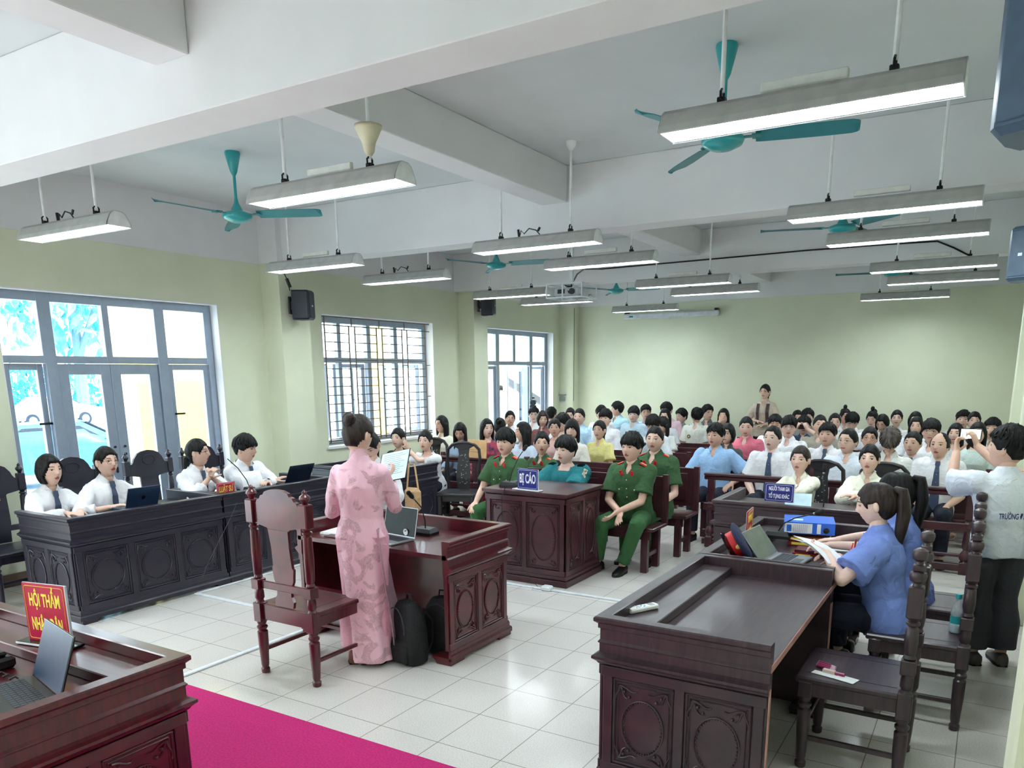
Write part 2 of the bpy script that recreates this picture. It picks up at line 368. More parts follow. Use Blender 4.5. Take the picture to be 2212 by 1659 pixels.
for i,(x,y,a,lab) in enumerate([(.812,1.11,12,'large teal ceiling fan behind the nearest pendant light'),(-3.48,1.07,25,'teal ceiling fan hanging near the garden door, behind the funnel rod light'),
 (-3.29,4.95,10,'teal ceiling fan beyond the middle beam on the window side, before the projector'),(.94,4.6,195,'teal ceiling fan whose hub hides behind a lamp on the speaker side'),
 (-3.32,8.75,5,'smallest fully visible teal fan, near the far wall above the rolled screen'),(.97,8.75,190,'farthest teal fan on the speaker side, peeking under two lamps')]):
    o=F0 if i==0 else copy_tree(F0)
    o.location=(x,y,ZC); o.rotation_euler=(0,0,math.radians(a)); tag(o,lab,'ceiling fan','teal ceiling fans')
# ---------------------------------------------------------------- speakers
SPK=mat('black speaker cabinet',(.04,.07,.14),.45); SPG=mat('grey blue speaker cabinet',(.27,.36,.45),.4)
def speaker(loc,rz,lab,m,w=.30,h=.36,d=.22,tilt=0):
    t=empty('wall_speaker',loc,rz,lab,'speaker','wall speakers'); t.rotation_euler=(tilt,0,rz)
    b=MB(); n=10
    def sec(z,k): # outline in x-y, y is front
        return [(-w/2*k,0,z),(-w/2*k,d*.35,z),(-w*.36*k,d*.9*k,z),(-w*.28*k,d*k,z),(w*.28*k,d*k,z),(w*.36*k,d*.9*k,z),(w/2*k,d*.35,z),(w/2*k,0,z)]
    b.loft([sec(-h/2,.9),sec(-h/2+.02,1),sec(h/2-.02,1),sec(h/2,.9)]); c=b.build('cabinet',m,t,smooth=25)
    b=MB(); b.box(-w*.27,w*.27,d,d+.006,-h/2+.03,h/2-.03,.004); g=b.build('grille',m,t)
    b=MB(); b.box(-.014,.014,d+.006,d+.008,-.02,.0); b.build('badge',mat('silver badge',(.8,.85,.9),.3,.5),t)
    b=MB(); b.box(-.03,.03,-.07,0,-.05,.05); b.box(-.05,.05,-.08,-.06,-.10,.10); b.build('wall_bracket',BLACK,t)
    return t
speaker((-4.95,3.07,2.745),math.radians(-70),'black wall speaker hanging on the pillar next to the garden door',SPK,.24,.34,.2)
speaker((-4.95,7.1,3.02),math.radians(-70),'small black wall speaker half hidden under a lamp, beyond the barred window',SPK,.24,.34,.2)
s=speaker((2.475,-.93,2.80),math.radians(150),'large blue grey wall speaker cut by the picture edge near the big lamp',SPG,.30,.42,.23)
s=speaker((2.54,3.1,2.745),math.radians(150),'smaller blue grey wall speaker lower down by the stacked lamps',SPG,.27,.37,.22)
b=MB(); b.tube([(-5.0,2.99,3.05),(-4.98,3.02,2.95)],.02,8); b.tube([at(612,588,x=-5.0),at(622,607,x=-4.98),at(626,628,x=-4.96)],.006,6); tag(b.build('speaker_cable',BLACK),'short black cable running down to the speaker by the garden door','cable')
b=MB(); P=[at(1028,645,x=-4.97),at(1030,660,x=-4.97),at(1034,672,x=-4.97),at(1042,673,x=-4.95)]; b.tube(P,.005,6); tag(b.build('speaker_cable',mat('grey cable',(.4,.42,.42),.5)),'grey cable looping below the half hidden far speaker','cable')
# ---------------------------------------------------------------- projector cage, pole and cable
t=empty('projector_mount',(-2.225,5.0,ZC),0,'white caged projector hanging from a ceiling pole','projector')
PW=mat('white painted steel',(.88,.90,.92),.4)
b=MB(); b.box(-.02,.02,-.02,.02,-.82,0); b.box(-.08,.08,-.08,.08,-.01,0); b.build('pole',PW,t)
b=MB(); x0,x1,y0,y1,z0,z1=-.24,.24,-.2,.2,-.98,-.82
for x in (x0,-.02,x1):
    for y in (y0,y1): b.box(x-.007,x+.007,y-.007,y+.007,z0,z1)
for z in (z0,z1):
    for y in (y0,y1): b.box(x0,x1,y-.007,y+.007,z-.007,z+.007)
    for x in (x0,-.02,x1): b.box(x-.007,x+.007,y0,y1,z-.007,z+.007)
b.build('cage',PW,t)
b=MB(); b.box(-.17,.17,-.14,.14,-.96,-.86,.015); pj=b.build('projector',mat('pale grey plastic',(.72,.74,.76),.4),t); b=MB(); b.tube([(.08,-.14,-.91),(.08,-.16,-.91)],.035,14); b.box(-.12,-.02,-.142,-.13,-.93,-.88); b.build('lens',BLACK,pj)
b=MB(); b.tube([(0,0,-.80),(.02,-.05,-.84),(-.02,-.1,-.86),(.05,-.16,-.93)],.007,6); b.tube([(-.1,0,-.8),(-.06,-.04,-.83),(.0,-.02,-.84)],.008,6); b.build('cable_bundle',BLACK,t)
pts=[at(1232,628,y=5.0),at(1236,612,y=5.0),at(1247,592,y=5.6),at(1262,581,y=6.86),at(1300,581,y=6.865),at(1400,572,y=6.865),at(1500,563,y=6.865),at(1600,554,y=6.865),at(1740,541,y=6.865),at(1900,529,y=6.865),at(2025,521,y=6.865),at(2060,535,y=6.865),at(2096,553,y=6.865)]
b=MB(); b.tube(pts,.010,6); tag(b.build('projector_cable',BLACK),'long black cable strung along the farthest cross beam','cable')
# rolled projection screen on far wall
t=empty('projection_screen',(-3.08,10.72,3.0),0,'rolled up projection screen in a white case on the far wall','projection screen')
b=MB(); b.box(-.95,.95,-.05,.05,-.05,.05,.02); b.build('case',mat('screen case',(.84,.86,.88),.4),t)
b=MB(); b.box(-.82,-.74,-.052,-.05,-.02,.01); b.build('label_sticker',mat('teal sticker',(.2,.5,.55),.5),t)
for x in (-.9,.9): b=MB(); b.box(x-.03,x+.03,-.03,.08,.04,.09); b.build('bracket',DARKMET,t)
b=MB(); b.tube([(-.05,0,-.05),(0,0,-.08),(.05,0,-.05)],.006,6); b.build('pull_loop',PW,t)
b=MB(); b.box(-.06,.06,0,.03,0,.09,.004); b.box(-.07,.08,-.02,.04,.12,.14); o=b.build('wall_socket_box',mat('grey socket',(.55,.6,.58),.5)); o.location=(-5.30,10.52,1.36); tag(o,'small grey switch box on the corner pillar beside the far door','switch box')
b=MB(); b.tube([(-5.04,10.54,1.36),(-5.04,10.54,3.2)],.008,6); tag(b.build('conduit_pipe',mat('dark conduit',(.45,.47,.40),.6)),'thin dark conduit running up the corner pillar by the far door','pipe')
# ---------------------------------------------------------------- outside: paving, pillar, wall, trees, cars, stairs
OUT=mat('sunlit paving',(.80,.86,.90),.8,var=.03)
b=MB(); b.box(-120,-8.3,-60,110,-.8,-.6); b.box(-8.3,-5.61,-25,35,-.8,-.02); tag(b.build('floor_outside',OUT),kind='structure')
YEL=mat('yellow outside paint',(.93,.86,.52),.7,var=.03)
b=MB(); b.box(-8.1,-7.5,2.55,3.75,-.6,7); b.box(-7.8,-7.5,7.34,7.6,-.6,7); b.box(-7.8,-7.5,11.55,11.85,-.6,7); tag(b.build('wall_outside',YEL),kind='structure')
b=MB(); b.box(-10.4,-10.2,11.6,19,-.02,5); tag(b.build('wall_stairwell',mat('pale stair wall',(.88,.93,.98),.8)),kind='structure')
# stair with dark handrail behind the far door
t=empty('outdoor_staircase',(-8.5,15.5,-.02),0,'white staircase with a dark handrail seen through the far door','staircase')
b=MB()
for k in range(12): b.box(-1.3,0,1.4-k*.36,1.76-k*.36,0,.12*(k+1))
b.build('steps',mat('white concrete',(.9,.93,.96),.8),t)
b=MB(); b.loft([[(x,y,z) for x,z in ((0,0),(.09,0),(.09,.13),(0,.13))] for y,z in ()] or [[(0,1.6,.43),(.09,1.6,.43),(.09,1.6,.62),(0,1.6,.62)],[(0,-3.6,2.15),(.09,-3.6,2.15),(.09,-3.6,2.34),(0,-3.6,2.34)]]); b.build('handrail',mat('dark handrail',(.07,.04,.05),.5),t)
b=MB()
for k in range(9): y=1.4-k*.5; b.box(.03,.05,y,y+.02,.05,.50+k*.165)
b.build('balusters',mat('white concrete',(.9,.93,.96),.8),t)
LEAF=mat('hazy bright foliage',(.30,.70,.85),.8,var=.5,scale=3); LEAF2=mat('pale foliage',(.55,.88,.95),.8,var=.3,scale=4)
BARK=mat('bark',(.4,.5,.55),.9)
def tree(x,y,h,r,lab,mt):
    k_=2.4; x=CAM.x+(x-CAM.x)*k_; y=CAM.y+(y-CAM.y)*k_; h*=k_; r*=k_; t=empty('garden_tree',(x,y,-.6),0,lab,'tree','trees beyond the car park')
    b=MB(); b.tube([(0,0,0),(.1,.05,h*.3),(0,.1,h*.6)],[.4,.32,.2],8); b.tube([(.05,.05,h*.3),(1.6,.8,h*.6)],[.22,.1],6); b.build('trunk',BARK,t)
    b=MB(); rnd=random.Random(int(x*10+y))
    for k in range(900):
        u=Vector((rnd.gauss(0,1),rnd.gauss(0,1),rnd.gauss(0,.8))); u=u.normalized()*r*rnd.random()**.35
        c=Vector((0,0,h*.66))+u; M=Euler((rnd.random()*6,rnd.random()*6,rnd.random()*6)).to_matrix(); s=(.12+.2*rnd.random())*k_
        b.m=rnd.random()<.5
        b.add([c+M@Vector(p) for p in ((-s,0,0),(0,-s*.35,.03),(s,0,0),(0,s*.35,.03))],[(0,1,2,3)])
    b.build('crown',[mt,LEAF2],t)
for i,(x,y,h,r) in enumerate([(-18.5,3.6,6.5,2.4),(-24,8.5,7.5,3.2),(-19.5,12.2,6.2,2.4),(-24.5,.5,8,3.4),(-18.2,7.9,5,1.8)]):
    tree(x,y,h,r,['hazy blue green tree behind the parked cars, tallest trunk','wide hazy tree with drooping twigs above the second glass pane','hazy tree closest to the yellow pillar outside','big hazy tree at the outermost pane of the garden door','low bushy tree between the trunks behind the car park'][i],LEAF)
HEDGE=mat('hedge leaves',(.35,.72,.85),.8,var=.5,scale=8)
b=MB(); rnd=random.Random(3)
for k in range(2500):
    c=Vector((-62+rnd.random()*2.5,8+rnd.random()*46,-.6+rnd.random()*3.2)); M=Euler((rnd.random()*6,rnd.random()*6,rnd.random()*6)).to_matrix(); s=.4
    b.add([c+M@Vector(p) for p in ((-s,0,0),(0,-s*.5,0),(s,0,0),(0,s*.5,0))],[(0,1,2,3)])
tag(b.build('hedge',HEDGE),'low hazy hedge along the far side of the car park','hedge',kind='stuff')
def car(x,y,rz,lab,mt):
    t=empty('parked_car',(x,y,-.6),rz,lab,'car','parked cars outside the garden door')
    P=[(-2.2,.35),(-2.22,.75),(-2.05,.95),(-1.3,1.05),(-.7,1.45),(.6,1.48),(1.3,1.08),(2.05,.95),(2.2,.7),(2.18,.35)]
    b=MB(); b.loft([[(p[0]*k,s,p[1] if p[1]<1.02 else 1.0+(p[1]-1.0)*kk) for p in P] for s,k,kk in ((-.86,.97,.0),(-.80,1,.5),(-.62,1,1),(.62,1,1),(.80,1,.5),(.86,.97,.0))]); b.build('body',mt,t,smooth=50)
    b=MB(); Wd=[(-1.1,1.05),(-.62,1.38),(.52,1.40),(1.05,1.07)]
    for s in (-1,1): b.add([(p[0],s*(.80 if p[1]<1.2 else .70),p[1]) for p in Wd],[(0,1,2,3)])
    for s in (-1,1): b.loft([[(p[0],s*(.815 if p[1]<1.2 else .715),p[1]) for p in Wd],[(p[0],s*(.80 if p[1]<1.2 else .70),p[1]) for p in Wd]])
    b.loft([[(1.32,-.6,1.08),(1.32,.6,1.08),(.66,.55,1.47),(.66,-.55,1.47)],[(1.36,-.6,1.10),(1.36,.6,1.10),(.7,.55,1.49),(.7,-.55,1.49)]])
    b.build('side_glass',mat('tinted car glass',(.03,.12,.20),.35),t)
    for wx in (-1.35,1.35):
        for s in (-1,1):
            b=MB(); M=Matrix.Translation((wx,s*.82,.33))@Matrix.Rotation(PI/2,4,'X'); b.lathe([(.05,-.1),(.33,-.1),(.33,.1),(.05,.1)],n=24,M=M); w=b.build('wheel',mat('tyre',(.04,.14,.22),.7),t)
            b=MB(); b.lathe([(.01,-.115),(.2,-.115),(.2,.115),(.01,.115)],n=20,M=M)
            b.build('hub_cap',mat('pale alloy',(.85,.9,.92),.3,.4),w)
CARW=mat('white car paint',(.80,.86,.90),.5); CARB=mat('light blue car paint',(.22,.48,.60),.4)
car(-39.5,18.2,math.radians(92),'white car parked farther off with its front wheel showing',CARW)
car(-16.6,6.1,math.radians(70),'pale blue car parked nearest the garden door',CARB)
# ---------------------------------------------------------------- carpet and floor trunking
CARP=mat('magenta carpet',(.74,.06,.42),.95,var=.18,scale=90,bump=.4)
b=MB(); b.box(-2.3,.95,-3.6,-.99,0,.012); tag(b.build('carpet',CARP),'magenta red carpet in front of the judges bench','carpet')
def strip(x0,x1,y0,y1,lab):
    b=MB(); b.box(x0,x1,y0,y1,0,.014,.004); tag(b.build('cable_cover',PW),lab,'cable cover','white floor cable covers')
strip(-2.03,-1.99,-.98,.6,'white cable cover running from the carpet towards the desk chair')
strip(-3.63,-1.98,.37,.41,'white cable cover crossing from the lawyers desks to the middle desk')
strip(-3.65,-3.61,.41,2.1,'white cable cover along the foot of the farther lawyers desk')
strip(-1.95,.3,2.06,2.10,'white cable cover running past the foot of the defendant desk')
b=MB(); b.box(-.05,.05,-.04,.04,0,.045,.012); b.tube([(-.05,0,.02),(-.1,.03,.01),(-.16,.0,.008),(-.13,-.06,.008),(-.07,-.04,.01),(-.04,-.02,.02)],.004,6)
o=b.build('floor_socket',PW); o.location=(-.93,2.07,0); tag(o,'white floor socket box with a black cable loop at the defendant desk','socket')
# ---------------------------------------------------------------- carved desks
def wood(name,c1,c2,rough=.3,coat=.3):
    return mat(name,c1,rough,col2=c2,scale=6,stretch=(1,9,1.2),bump=.03,coat=coat)
W_RED=wood('red mahogany',(.25,.055,.095),(.36,.085,.125),.3,.3)
W_DARK=wood('dark brown wood',(.18,.135,.165),(.25,.18,.205),.4,.15)
W_BLUE=wood('near black rosewood',(.105,.105,.165),(.15,.13,.185),.4,.15)
W_DOCK=wood('plum brown wood',(.22,.10,.14),(.30,.13,.17),.35,.25)
W_BENCH=wood('bench wood',(.21,.095,.13),(.29,.13,.16),.35,.25)
W_WORN=wood('worn bare wood edge',(.60,.42,.40),(.70,.52,.48),.6,0)
def oval(b,P,cx,cz,rx,rz,r=.006,n=44,beads=True):
    """bead ring; P maps (u,w,h) -> 3d with h the height off the board"""
    pts=[P(cx+rx*math.cos(2*PI*i/n),cz+rz*math.sin(2*PI*i/n),.004) for i in range(n+1)]
    b.tube(pts,r*.7,5,cap=False)
    if beads:
        for i in range(n): b.ell(P(cx+rx*.9*math.cos(2*PI*i/n),cz+rz*.95*math.sin(2*PI*i/n),.004),r*.75,6,4)
def scroll(b,P,cx,cz,sx,sz,r=.006):
    for k,(a,l) in enumerate(((0,1),(.8,.8),(1.55,1))):
        pts=[]
        for i in range(7):
            t=i/6; rr=l*(t)**.8; an=a+.9*math.sin(t*2.5)*.4
            pts.append(P(cx+sx*rr*math.cos(an),cz+sz*rr*math.sin(an),.005))
        b.tube(pts,[r*(1-.5*i/6) for i in range(7)],5)
    for q in (.35,.7): b.ell(P(cx+sx*q*.8,cz+sz*q*.8,.006),r*1.5,6,4)
def carved_board(w,z0,z1,n,th=.03,carve=True,ovals=True):
    """board in local x-z plane facing +y, n sunken panels with beaded ovals and scrolled corners"""
    b=MB(); b.box(-w/2,w/2,-th,0,z0,z1)
    P=lambda u,v,h:(u,h,v)
    st=.055 if w>1 else .045; pw=(w-st*(n+1)-.02)/n
    for k in range(n+1): x=-w/2+.01+k*(pw+st); b.box(x,x+st,0,.012,z0,z1,.003)
    b.box(-w/2,w/2,0,.013,z0,z0+.05,.003); b.box(-w/2,w/2,0,.013,z1-.05,z1,.003)
    for k in range(n):
        xa=-w/2+.01+st+k*(pw+st); xb=xa+pw; za,zb=z0+.05,z1-.05
        for g,h in ((.008,.009),(.026,.006)):
            for (p,q) in (((xa+g,za+g),(xb-g,za+g)),((xb-g,za+g),(xb-g,zb-g)),((xb-g,zb-g),(xa+g,zb-g)),((xa+g,zb-g),(xa+g,za+g))):
                b.tube([P(p[0],p[1],h-.004),P(q[0],q[1],h-.004)],.006 if g<.02 else .004,4)
        cx=(xa+xb)/2; cz=(za+zb)/2; hw=pw/2-.04; hz=(zb-za)/2-.07
        if ovals: oval(b,P,cx,cz-.01,hw*.92,hz*.92)
        if carve:
            for sx in (-1,1):
                for sz in (-1,1): scroll(b,P,cx+sx*(hw+.004),cz+sz*(hz+.035),-sx*min(hw*.8,.09),-sz*.085)
    return b
RIM=[(.0,-.235),(.012,-.225),(.018,-.215),(.036,-.20),(.036,-.188),(.02,-.18),(.008,-.172),(.008,-.13),(.014,-.125),(.014,-.12),(.006,-.11),(.006,-.06),(.014,-.055),(.014,-.035),(.03,-.022),(.03,-.006),(.024,0),(-.03,0),(-.035,-.004)]
def desk(loc,rz,W,D,H,m,label,npan,group,ledge=True,drop=.095,closed=True,worn=False,nside=2):
    t=empty('carved_desk',loc,rz,label,'desk',group)
    def sweep(prof,name,par,mm):
        b=MB(); R=[]
        for d,z in prof: R.append([(-W/2-d,-D/2,H+z),(-W/2-d,D/2+d,H+z),(W/2+d,D/2+d,H+z),(W/2+d,-D/2,H+z)])
        n=len(R); vs=[p for r in R for p in r]; fs=[]
        for a in range(n):
            c=(a+1)%n
            for i in range(3): fs.append((a*4+i,a*4+i+1,c*4+i+1,c*4+i))
        fs.append(tuple(a*4 for a in range(n))); fs.append(tuple(a*4+3 for a in reversed(range(n))))
        b.add(vs,fs); return b.build(name,mm,par)
    sweep(RIM+[(-.035,-drop-.02),(-.03,-.235)],'moulded_rim',t,m)
    b=MB(); b.box(-W/2+.001,W/2-.001,-D/2,D/2-.001,H-drop-.03,H-drop); b.build('tabletop',m,t)
    if ledge: b=MB(); b.box(-W/2+.036,W/2-.036,D/2-.20,D/2-.036,H-drop,H-drop+.045,.004); b.build('inner_ledge',m,t)
    z1=H-.232; z0=.10
    f=carved_board(W,z0,z1,npan).build('front_panel',m,t); f.location=(0,D/2,0)
    for s in (-1,1):
        o=carved_board(D-.01,z0,z1,nside).build('side_panel',m,t); o.location=(s*W/2,0,0); o.rotation_euler=(0,0,-s*PI/2)
    b=MB(); PR=[(0,.10),(.008,.115),(.014,.10),(.014,.075),(.022,.07),(.028,.06),(.028,.03),(0,.03)]
    R=[[(-W/2-d,-D/2,z),(-W/2-d,D/2+d,z),(W/2+d,D/2+d,z),(W/2+d,-D/2,z)] for d,z in PR]; n=len(R); vs=[p for r in R for p in r]; fs=[]
    for a in range(n):
        c=(a+1)%n
        for i in range(3): fs.append((a*4+i,a*4+i+1,c*4+i+1,c*4+i))
    fs+= [tuple(a*4 for a in range(n)),tuple(a*4+3 for a in reversed(range(n)))]
    b.add(vs,fs); b.build('plinth',m,t)
    for sx in (-1,1):
        for sy in (-1,1):
            b=MB(); x=sx*(W/2+.015)-(.16 if sx>0 else 0); y=sy*D/2+(.03 if sy>0 else 0)-(.16 if sy>0 else 0)
            b.prism([(0,.0),(0,.05),(.16,.05),(.15,.035),(.13,.02),(.12,0)] if sx<0 else [(.16,0),(.16,.05),(0,.05),(.01,.035),(.03,.02),(.04,0)],y,y+.16,'y')
            o=b.build('bracket_foot',m,t); o.location=(x,0,0)
    if worn:
        b=MB(); b.box(-W/2-.004,W/2+.004,-D/2-.004,-D/2+.002,H-drop-.03,H-drop); 
        for s in (-1,1): b.box(s*W/2-.012,s*W/2+.012,-D/2-.004,-D/2,.03,H-.2)
        b.build('worn_edge',W_WORN,t)
    return t
GL='near black carved desks of the lawyers'; GR='dark brown carved desks on the prosecutors side'
desk((-.985,-2.475,0),0,1.51,.75,.88,W_RED,'red mahogany carved desk in the near corner carrying laptop and two line red sign',3,None)
desk((-4.03,.07,0),-PI/2,1.38,.74,.86,W_BLUE,'near black carved desk nearest the carpet, with a slim laptop',3,GL)
desk((-4.03,1.48,0),-PI/2,1.36,.74,.86,W_BLUE,'near black carved desk bearing the one line pink sign',3,GL)
desk((-4.06,3.34,0),PI,1.14,.98,.86,W_BLUE,'near black carved desk under the barred window, behind the woman in pink',3,GL)
desk((-1.285,.49,0),0,1.37,.74,.86,W_RED,'red carved desk in the middle where the woman in pink stands',3,None,ledge=False)
desk((1.33,-.08,0),PI/2,1.40,.76,.86,W_DARK,'bare dark carved desk in the foreground holding only a remote control',3,GR,worn=True)
desk((1.33,1.34,0),PI/2,1.38,.76,.86,W_DARK,'dark carved desk cluttered with a blue binder, books and a peaked cap',3,GR,worn=True)
desk((1.09,3.08,0),PI,1.36,.84,.86,W_DARK,'dark carved desk with the blue two line sign facing the camera',3,GR,ledge=False)
# defendant desk (lidded)
t=empty('defendant_desk',(-1.26,2.58,0),PI,'plum brown box shaped desk with carved ovals and the blue BỊ CÁO sign','desk')
W,D,H=.86,.70,.87
b=MB(); 
for z,d in ((H-.03,.03),(H-.045,.012)): b.box(-W/2-d,W/2+d,-D/2-d,D/2+d,z,z+.03 if d>.02 else z+.02,.005)
b.build('lid',W_DOCK,t)
o=carved_board(W,.1,H-.05,2).build('front_panel',W_DOCK,t); o.location=(0,D/2,0)
o=carved_board(W,.1,H-.05,2,carve=False,ovals=False).build('back_panel',W_DOCK,t); o.location=(0,-D/2,0); o.rotation_euler=(0,0,PI)
for s in (-1,1): o=carved_board(D,.1,H-.05,2).build('side_panel',W_DOCK,t); o.location=(s*W/2,0,0); o.rotation_euler=(0,0,-s*PI/2)
b=MB(); b.box(-W/2-.03,W/2+.03,-D/2-.03,D/2+.03,0,.06,.006); b.box(-W/2-.018,W/2+.018,-D/2-.018,D/2+.018,.06,.10,.008); b.build('plinth',W_DOCK,t)
# ---------------------------------------------------------------- turned chairs
def turned(b,x,y,z0,z1,r,n=14,foot=True):
    h=z1-z0
    P=[(r*.62,z0),(r*.8,z0+.005),(r*.85,z0+.03),(r*.62,z0+.04),(r*.75,z0+.06),(r*.95,z0+h*.55),(r*1.0,z1-.07),(r*.7,z1-.06),(r*1.02,z1-.045),(r*1.02,z1-.035),(r*.7,z1-.025),(r*.9,z1-.01),(r*.9,z1)]
    b.lathe(P,x,y,n)
def finial(b,x,y,z,r,kind):
    if kind=='urn': P=[(r*.5,z),(r*.55,z+.01),(r*.8,z+.022),(r*1.05,z+.035),(r*.95,z+.048),(r*.5,z+.06),(r*.42,z+.07),(r*.5,z+.075),(r*.2,z+.085),(.001,z+.09)]
    else: P=[(r*.6,z),(r*.55,z+.012),(r*1.05,z+.025),(r*1.2,z+.045),(r*1.05,z+.062),(r*.5,z+.072),(.001,z+.074)]
    b.lathe(P,x,y,14)
def finial_chair(label,group,m,loc,rz,crest='ogee',fin='urn',H=1.17,W=.50,D=.46,r=.03,mseat=None):
    """seat faces +y; back at -y"""
    t=empty('turned_chair',loc,rz,label,'chair',group); zs=.46; bx=W/2-r
    for s in (-1,1):
        b=MB(); turned(b,s*bx,D/2-r,0,zs-.08,r); b.box(s*bx-r,s*bx+r,D/2-2*r,D/2,zs-.08,zs,.004); b.build('leg',m,t,smooth=35)
    for s in (-1,1):
        x=s*bx; y=-D/2+r; b=MB(); turned(b,x,y,0,zs-.10,r); b.box(x-r,x+r,y-r,y+r,zs-.10,zs+.03,.004)
        b.lathe([(r*.9,zs+.03),(r*.65,zs+.045),(r*.9,zs+.06),(r*.85,zs+.10),(r*.7,zs+.12)],x,y,14)
        b.box(x-r,x+r,y-r,y+r,zs+.12,zs+.19,.004)
        zt=H-.10
        b.lathe([(r*.7,zs+.19),(r*.9,zs+.2),(r*.7,zs+.215),(r*.85,zs+.23),(r*.97,(zs+zt)/2),(r*.85,zt-.20),(r*.6,zt-.19),(r*.95,zt-.18),(r*.95,zt-.17),(r*.6,zt-.165),(r*.9,zt-.15)],x,y,14)
        b.box(x-r,x+r,y-r,y+r,zt-.15,zt,.006); 
        if fin=='ball': finial(b,x,y,zt,r,'ball'); b.box(x-r*.75,x+r*.75,y-r*.75,y+r*.75,zt+.07,zt+.10,.004); finial(b,x,y,zt+.10,r*.9,'ball')
        else: finial(b,x,y,zt,r,'urn')
        b.build('back_post',m,t,smooth=35)
    b=MB(); b.box(-W/2+.01,W/2-.01,-D/2+.03,D/2+.02,zs-.01,zs+.022,.008); 
    for q in (-.16,.16): b.box(q-.002,q+.002,-D/2+.07,D/2-.02,zs+.022,zs+.0235)
    b.box(-.16,.16,D/2-.06,D/2-.056,zs+.022,zs+.0235)
    b.build('seat',mseat or m,t)
    b=MB()
    for s in (-1,1): b.box(s*bx-.012,s*bx+.012,-D/2+2*r,D/2-2*r,zs-.075,zs-.01)
    b.box(-bx+r,bx-r,D/2-.045,D/2-.02,zs-.075,zs-.01); b.box(-bx+r,bx-r,-D/2+.02,-D/2+.045,zs-.08,zs+.02); b.build('apron',m,t)
    for s in (-1,1): b=MB(); b.box(s*bx-.01,s*bx+.01,-D/2+r,D/2-r,.15,.175,.003); b.build('stretcher',m,t)
    b=MB(); b.box(-bx,bx,D/2-.04,D/2-.02,.21,.235,.003); b.build('stretcher',m,t)
    y=-D/2+r; zt=H-.10; w=bx-r+.004
    if crest=='ogee': top=[(w,zt-.02),(w*.90,zt-.02),(w*.84,zt+.01),(w*.74,zt+.02),(w*.68,zt+.05),(w*.56,zt+.06),(w*.50,zt+.085),(w*.3,zt+.105),(w*.12,zt+.11),(0,zt+.112)]; top=[(x_,zt-.02+(z_-zt+.02)*.72) for x_,z_ in top]
    else: top=[(w,zt-.04),(w*.86,zt-.035),(w*.78,zt-.01),(w*.72,zt+.02),(w*.55,zt+.065),(w*.3,zt+.09),(0,zt+.10)]
    bot=[(w,zt-.15),(w*.75,zt-.16),(w*.5,zt-.17),(w*.42,zt-.185)]
    pl=[(-x,z) for x,z in reversed(bot)]+[(-x,z) for x,z in top]+[(x,z) for x,z in reversed(top[:-1])]+[(x,z) for x,z in bot]
    b=MB(); b.prism(pl,y-.014,y+.014,'y'); c=b.build('crest_rail',m,t)
    b=MB(); oval(b,lambda u,v,h:(u,y+.014+h,v),0,zt+.0,.07,.05,.006,24); b.build('carved_medallion',m,c)
    b=MB(); sp=[(.088,zt-.18),(.080,zt-.3),(.085,zt-.42),(.095,zs+.28),(.085,zs+.2),(.06,zs+.15),(.065,zs+.1),(.085,zs+.07),(.08,zs+.03)]
    if crest!='ogee': sp=[(.10,zt-.16),(.10,zt-.3),(.10,zt-.42),(.10,zs+.28),(.10,zs+.2),(.09,zs+.15),(.09,zs+.1),(.09,zs+.07),(.09,zs+.03)]
    L1=[(-x,z) for x,z in sp]; 
    R=[]
    for x,z in sp: yy=y-.012+.03*math.sin((z-zs)/(zt-zs)*PI*1.6)*.4; R.append([(-x,yy,z),(x,yy,z),(x,yy+.02,z),(-x,yy+.02,z)])
    b.loft(R); b.build('splat',m,t)
    b=MB(); b.box(-bx+r,bx-r,y-.01,y+.01,zs+.13,zs+.18,.003); b.build('cross_rail',m,t)
    return t
finial_chair('tall red mahogany chair with stepped crest and urn finials, standing behind the woman in pink',None,W_RED,(-1.36,-.36,0),0,H=1.27,W=.54,D=.50,r=.034)
GC='near black arch backed chairs along the garden door'
for x,y,lab in ((-4.83,-.50,'near black arch backed chair at the frame edge, behind the lawyer with loose dark bob'),(-4.83,.20,'near black arch backed chair behind the lawyer with round glasses'),
  (-4.83,.98,'near black arch backed chair standing free between two lawyers'),(-4.83,1.62,'near black arch backed chair behind the young man with the tie')):
    finial_chair(lab,GC,W_BLUE,(x,y,0),-PI/2,crest='arch',H=1.19,W=.54)
GB='dark ball topped chairs of the prosecutors'
for x,y,rz,lab in ((1.95,.13,PI/2,'ball topped dark chair in the foreground with lipsticks lying on its seat'),(2.16,.97,PI/2,'ball topped dark chair the blue uniformed woman sits on, water bottle on its seat'),
   (2.16,1.66,PI/2,'ball topped dark chair behind the woman with the dark ponytail, beside the man filming')):
    finial_chair(lab,GB,W_DARK,(x,y,0),rz,crest='arch',fin='ball',H=1.10,W=.50,D=.50,r=.032)
